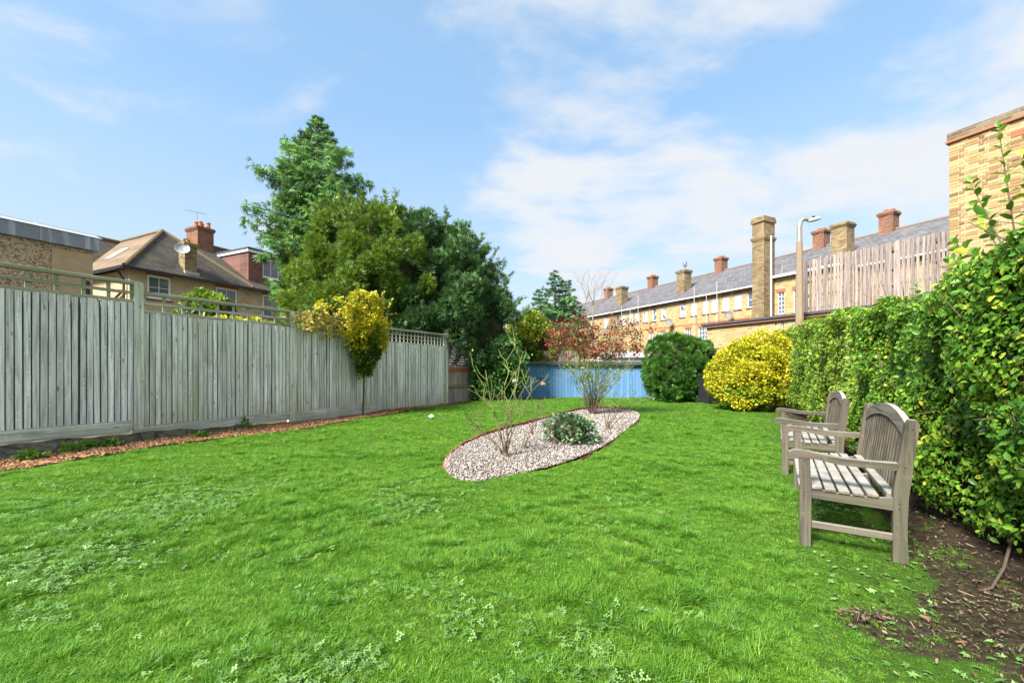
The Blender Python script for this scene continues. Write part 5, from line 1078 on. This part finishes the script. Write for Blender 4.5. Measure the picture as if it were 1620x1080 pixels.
# --- lamp post
lx_, ly_ = .689 * 12.95, 12.95; t = thing('street_lamp', 'old concrete street lamp with a bent metal arm and glass head behind the hedge', 'lamp post', (lx_, ly_, -.03))
CONP = m_plain('lamp_concrete', (.26, .195, .135), .9, .25, 14)
B().tube([(0, 0, 0), (0, 0, 2.0), (0, 0, 5.15)], [.145, .12, .085], 8).obj('column', CONP, t)
zt = Z(347, ly_) + .03; b = B(); b.tube([(0, 0, 5.1), (0, 0, zt - .22), (.03, 0, zt - .08), (.10, 0, zt - .01), (.22, 0, zt - .0), (.34, 0, zt - .05)], [.075, .072, .068, .062, .05, .045], 9); b.obj('arm', m_plain('lamp_arm', (.30, .27, .24), .5, .2, 6, .3), t)
b = B(); N = 9
prof = [(.0, .03), (.04, .075), (.14, .10), (.28, .095), (.38, .06), (.42, .015)]
V = []
for (q, r_) in prof:
    for j in range(10): an = 2 * math.pi * j / 10; V.append((q, r_ * math.cos(an), (.75 if math.sin(an) > 0 else .55) * r_ * math.sin(an)))
b.add(V, [(i * 10 + j, i * 10 + (j + 1) % 10, (i + 1) * 10 + (j + 1) % 10, (i + 1) * 10 + j) for i in range(len(prof) - 1) for j in range(10)] + [tuple(range(9, -1, -1)), tuple(50 + j for j in range(10))])
hd = b.obj('lamp_head', m_plain('lamp_head_mat', (.55, .57, .58), .3, .15, 5, .2), t, (.26, 0, zt - .06), (0, math.radians(-12), 0), smooth=True)
B().tube([(.2, 0, .06), (.2, 0, .12)], .04, 8).obj('photocell', BLACKP, hd)

# --- left: lead-faced extension
LA = math.atan2(.902, .432); PEB = M('pebble_dash'); p = PEB.obj(); v_ = PEB.vor(p, 34, 1); PEB.bump(PEB.vor(p, 34), 1.0, .03)
PEB = PEB.done(PEB.mix(PEB.ramp(v_, [(.2, 0.0), (.8, 1.0)]), PEB.mix(PEB.vor(p, 21), (.16, .10, .06), (.40, .27, .16)), (.62, .50, .36)), .95, .15)
ext = thing('lead_roofed_extension', 'pebble dashed extension with a deep grey lead roof edge behind the trellis', 'building', (-9.8, 8.0, 0), LA)
ex1 = 1.30; m = M('lead_sheet'); p = m.obj(); lc_ = m.mix(m.noise(m.map(p, (2.5, 2.5, 1.0)), 1.0, 5, .6), (.10, .125, .165), (.24, .28, .34)); lc_ = m.mix(m.ramp(m.noise(m.map(p, (7, 7, .6)), 1.0, 4), [(.50, 0.0), (.66, .75)]), lc_, (.50, .57, .64)); LEADS = m.done(lc_, .42, .5, .25)
m = M('lead_top'); p = m.obj(); LEADT = m.done(m.mix(m.noise(p, 5, 5, .6), (.28, .30, .33), (.46, .48, .51)), .55, .4, .15)
B().box(-7, ex1, 0, 5, -.06, 3.78).obj('wall', PEB, ext)
B().box(-7, ex1 + .10, -.10, 5, 3.782, 4.06).obj('lead_fascia', LEADS, ext)
b = B(); b.prism([(-.13, 4.062), (.22, 4.19), (4.9, 4.24), (4.9, 4.062)], -7, ex1 + .14); b.obj('lead_coping', LEADT, ext)
for x in (-5.4, -3.9, -2.4, -.9, .5): B().tube([(x, -.106, 3.79), (x, -.106, 4.06), (x, .2, 4.185)], .012, 5).obj('lead_roll', LEADT, ext)
B().box(ex1 - .62, ex1 + .012, -.014, .002, 2.0, 3.70).obj('stone_quoin', m_plain('sandstone', (.42, .32, .20), .9, .3, 5), ext)
B().tube([(ex1 - .1, -.09, .0), (ex1 - .1, -.09, 3.1)], .04, 7).obj('downpipe', BLACKP, ext)
# --- left: hipped house
hs = thing('hipped_house', 'pale brick house with a hipped tiled roof, chimneys and a tile hung dormer', 'house', (-16.5, 18.0, 0), LA)
def hp(px, y=0.0):                                # x along the front at a pixel column
    r = (px - 810) / FPX; return (-16.5 - .902 * y - r * (18 + .432 * y)) / (r * .902 - .432)
def hY(x, y=0.0): return 18 + .902 * x + .432 * y
E = 5.56; ops = []
for pa, pb, ya, yb in ((233, 271, 437, 474), (342, 376, 456, 492), (416, 446, 468, 503)):
    xa, xb = hp(pa), hp(pb); xm = (xa + xb) / 2; ops.append((xa, xb, Z(yb, hY(xm)), Z(ya, hY(xm))))
raw(wall_open(.0, 13, -.06, E - .05, 0, 9, ops, .10), 'wall', PB, hs)
for o in ops: window(hs, *o, 0, (1, 1), GLASS, .085)
B().box(-8, -.002, 4.6, 9, -.06, E - .06).obj('side_wing_wall', PB, hs)
def face(name, pts, mt, th=.12):
    n = len(pts); b = B(); V = list(pts) + [(x, y, z - th) for x, y, z in pts]
    b.add(V, [tuple(range(n)), tuple(range(2 * n - 1, n - 1, -1))] + [(i, n + i, n + (i + 1) % n, (i + 1) % n) for i in range(n)]); return b.obj(name, mt, hs)
AP = (2.45, 2.76, 8.24); TILELIT = m_roof('sunlit_tile', (.16, .11, .07), (.24, .17, .11), .12, .17, (.26, .2, .12))  # same roof as the brown slopes; its sunlit tone is put into the tile colour
face('hip_slope', [(-.3, -.3, E), (5.2, -.3, E), AP], TILEB)
face('left_slope', [(-.3, -.3, E), AP, (2.45, 10, 8.24), (-.3, 10, E)], TILELIT)
face('right_slope', [(5.2, -.3, E), (5.2, 10, E), (2.45, 10, 8.24), AP], TILEB)
face('wing_slope', [(-8.3, 4.2, E), (1.2, 4.2, E), (2.45, 7.05, 8.2), (-8.3, 7.05, 8.2)], TILEB); face('wing_rear_slope', [(-8.3, 7.05, 8.2), (2.45, 7.05, 8.2), (2.45, 9.9, E), (-8.3, 9.9, E)], TILEB)
face('main_slope', [(4.3, -.3, E), (13, -.3, E), (13, 4.6, 8.55), (4.3, 4.6, 8.55)], TILEB); face('main_rear_slope', [(4.3, 4.6, 8.55), (13, 4.6, 8.55), (13, 9.5, E), (4.3, 9.5, E)], TILEB)
RIDG = m_plain('moss_ridge', (.17, .13, .075), .9, .4, 9)
for pa, pb in ((AP, (2.45, 10, 8.24)), ((-.3, -.3, E), AP), ((5.2, -.3, E), AP), ((-8.3, 7.05, 8.2), (2.45, 7.05, 8.2)), ((4.3, 4.6, 8.55), (13, 4.6, 8.55))):
    B().tube([(pa[0], pa[1], pa[2] + .03), (pb[0], pb[1], pb[2] + .03)], .09, 7).obj('ridge_tiles', RIDG, hs)
B().box(-.42, 13, -.44, -.31, E - .12, E - .01).obj('gutter', BLACKP, hs); B().box(-.44, -.31, -.30, 4.2, E - .12, E - .01).obj('gutter', BLACKP, hs)
B().tube([(-.10, .25, 2.0), (-.10, .25, E - .5), (-.36, .2, E - .1)], .045, 7).obj('downpipe', BLACKP, hs)
B().tube([(-.09, .3, 4.6), (-.09, .9, 4.35), (-.09, 2.4, 3.9)], .05, 7).obj('waste_pipe', m_plain('brown_pipe', (.14, .05, .03), .5), hs)
chimney(hs, 5.0, 4.3, 7.2, 9.35, .85, 1.15, RB_, [(-.2, -.42, .30, .10), (.0, -.2, .28, .10), (-.18, .05, .36, .11), (.0, .28, .30, .10), (.2, -.45, .34, .11), (.15, .42, .28, .1)])
o = chimney(hs, 2.35, .25, 5.75, 7.25, .52, .52, YBD, [(0, 0, .16, .1)], m_plain('mossy_cap', (.24, .20, .06), .9, .4, 12))
b = B(); b.lathe([(.02, .0), (.18, .03), (.30, .10), (.295, .11), (.17, .045), (.02, .02)], 16); b.obj('satellite_dish', LEADT, hs, (1.98, -.02, 6.85), (math.radians(68), 0, math.radians(-30)))
B().tube([(1.98, -.04, 6.85), (2.12, .1, 6.7)], .02, 5).obj('dish_bracket', GREYM, hs); B().tube([(1.98, -.06, 6.82), (1.75, -.42, 6.7)], .012, 5).obj('dish_arm', GREYM, hs)
dx0 = hp(393, .6); dz1 = Z(394, hY(dx0, .6)); wa, wb = hp(416, .6), hp(442, .6); zo = (Z(438, hY(wa, .6)), Z(408, hY(wa, .6)))
dm = raw(wall_open(dx0, dx0 + 4.6, E - .02, dz1, .6, 4.6, [(wa, wb, *zo)], .08), 'dormer', TILER, hs)
window(hs, wa, wb, *zo, .6, (1, 0), GLASS, .06, False)
B().box(dx0 - .12, dx0 + 4.7, .44, 4.8, dz1 + .002, dz1 + .10).obj('dormer_roof', FELT, dm); b = B(); b.box(dx0 - .09, dx0 + 4.7, .50, .598, dz1 - .14, dz1); b.box(dx0 - .09, dx0 - .002, .60, 4.7, dz1 - .14, dz1); b.obj('dormer_fascia', WHITE, dm)
sk = [(hp(177, 0), 0)]
b = B(); nrm_ = Vector((-2.68, 0, 2.75)).normalized(); ux = Vector((2.75, 0, 2.68)).normalized(); c = Vector((-.3, 2.6, E)) + ux * 1.75 + Vector((0, .9, 0))
V = [c + ux * a_ + Vector((0, b__, 0)) + nrm_ * h_ for a_ in (-.45, .45) for b__ in (-.35, .35) for h_ in (-.02, .07)]; b.add(V, [(0, 1, 3, 2), (4, 6, 7, 5), (0, 4, 5, 1), (2, 3, 7, 6), (0, 2, 6, 4), (1, 5, 7, 3)]); b.obj('skylight', WHITE, hs)
b = B(); b.tube([(5.0, 4.6, 9.3), (5.0, 4.6, 10.4)], .015, 5); b.tube([(4.4, 4.6, 10.3), (5.5, 4.6, 10.42)], .01, 4)
for q in np.linspace(4.45, 5.45, 7): b.tube([(q, 4.42, 10.3 + (q - 4.4) * .109), (q, 4.78, 10.3 + (q - 4.4) * .109)], .006, 4)
b.obj('aerial', GREYM, hs)

# ------------------------------------------------------------------ small things
WEED = m_leaf('weed_leaf', [(0, (0.036, 0.12, 0.018)), (0.6, (0.096, 0.252, 0.036)), (1, (0.216, 0.384, 0.072))], .45)
WL = ['low green weed tuft in the row on the bark before the dark footing', 'tall leafy weed against the grey gravel board by the second bay', 'small weed at the end of the cracked concrete footing', 'tiny weed sprouting on the concrete footing beside the fence post']
for i, (px_, py_, r) in enumerate(((50, 729, .11), (113, 719, .13), (140, 715, .09), (178, 711, .11), (318, 697, .07), (386, 680, .13), (168, 703, .07))):
    x, y = G(px_, py_); tall = i == 5
    t = thing('weed', WL[1] if tall else WL[2] if i == 4 else WL[3] if i == 6 else WL[0], 'weed', (x, y, float(gz(x, y))), 0, 'weeds along the fence')
    leafy(t, ellipsoid((0, 0, r * .35), (r, r, r * (1.6 if tall else .5)), -.2, (.2, 1)), 16, .03, .07, 14, mk_leaf(.3), .055, WEED, lo=0.0)
x, y = G(683, 664); t = B(); rr = random.Random(2); t.add([(.075 * math.cos(a) * rr.uniform(.6, 1.1), .05 * math.sin(a) * rr.uniform(.6, 1.1), rr.uniform(.0, .04)) for a in np.linspace(0, 5.6, 9)] + [(0, 0, .07), (0, 0, -.01)], [(i, (i + 1) % 9, 9) for i in range(9)] + [((i + 1) % 9, i, 10) for i in range(9)])
tag(t.obj('paper_scrap', WHITE, None, (x, y, float(gz(x, y)) + .04)), 'crumpled white paper scrap lying on the lawn near the bark strip', 'litter')
a = G(1600, 880); c = G(1588, 915); e = G(1560, 940)
t = B().tube([(a[0] + .03, a[1] + .1, .16), (a[0], a[1], .10), (c[0], c[1], .06), (e[0] + .03, e[1], .035), (e[0] - .03, e[1] - .01, .03)], [.008, .008, .0075, .006, .004], 6)
tag(t.obj('fallen_stick', TWIG), 'thin bent stick lying on the leaf litter under the privet hedge', 'stick')
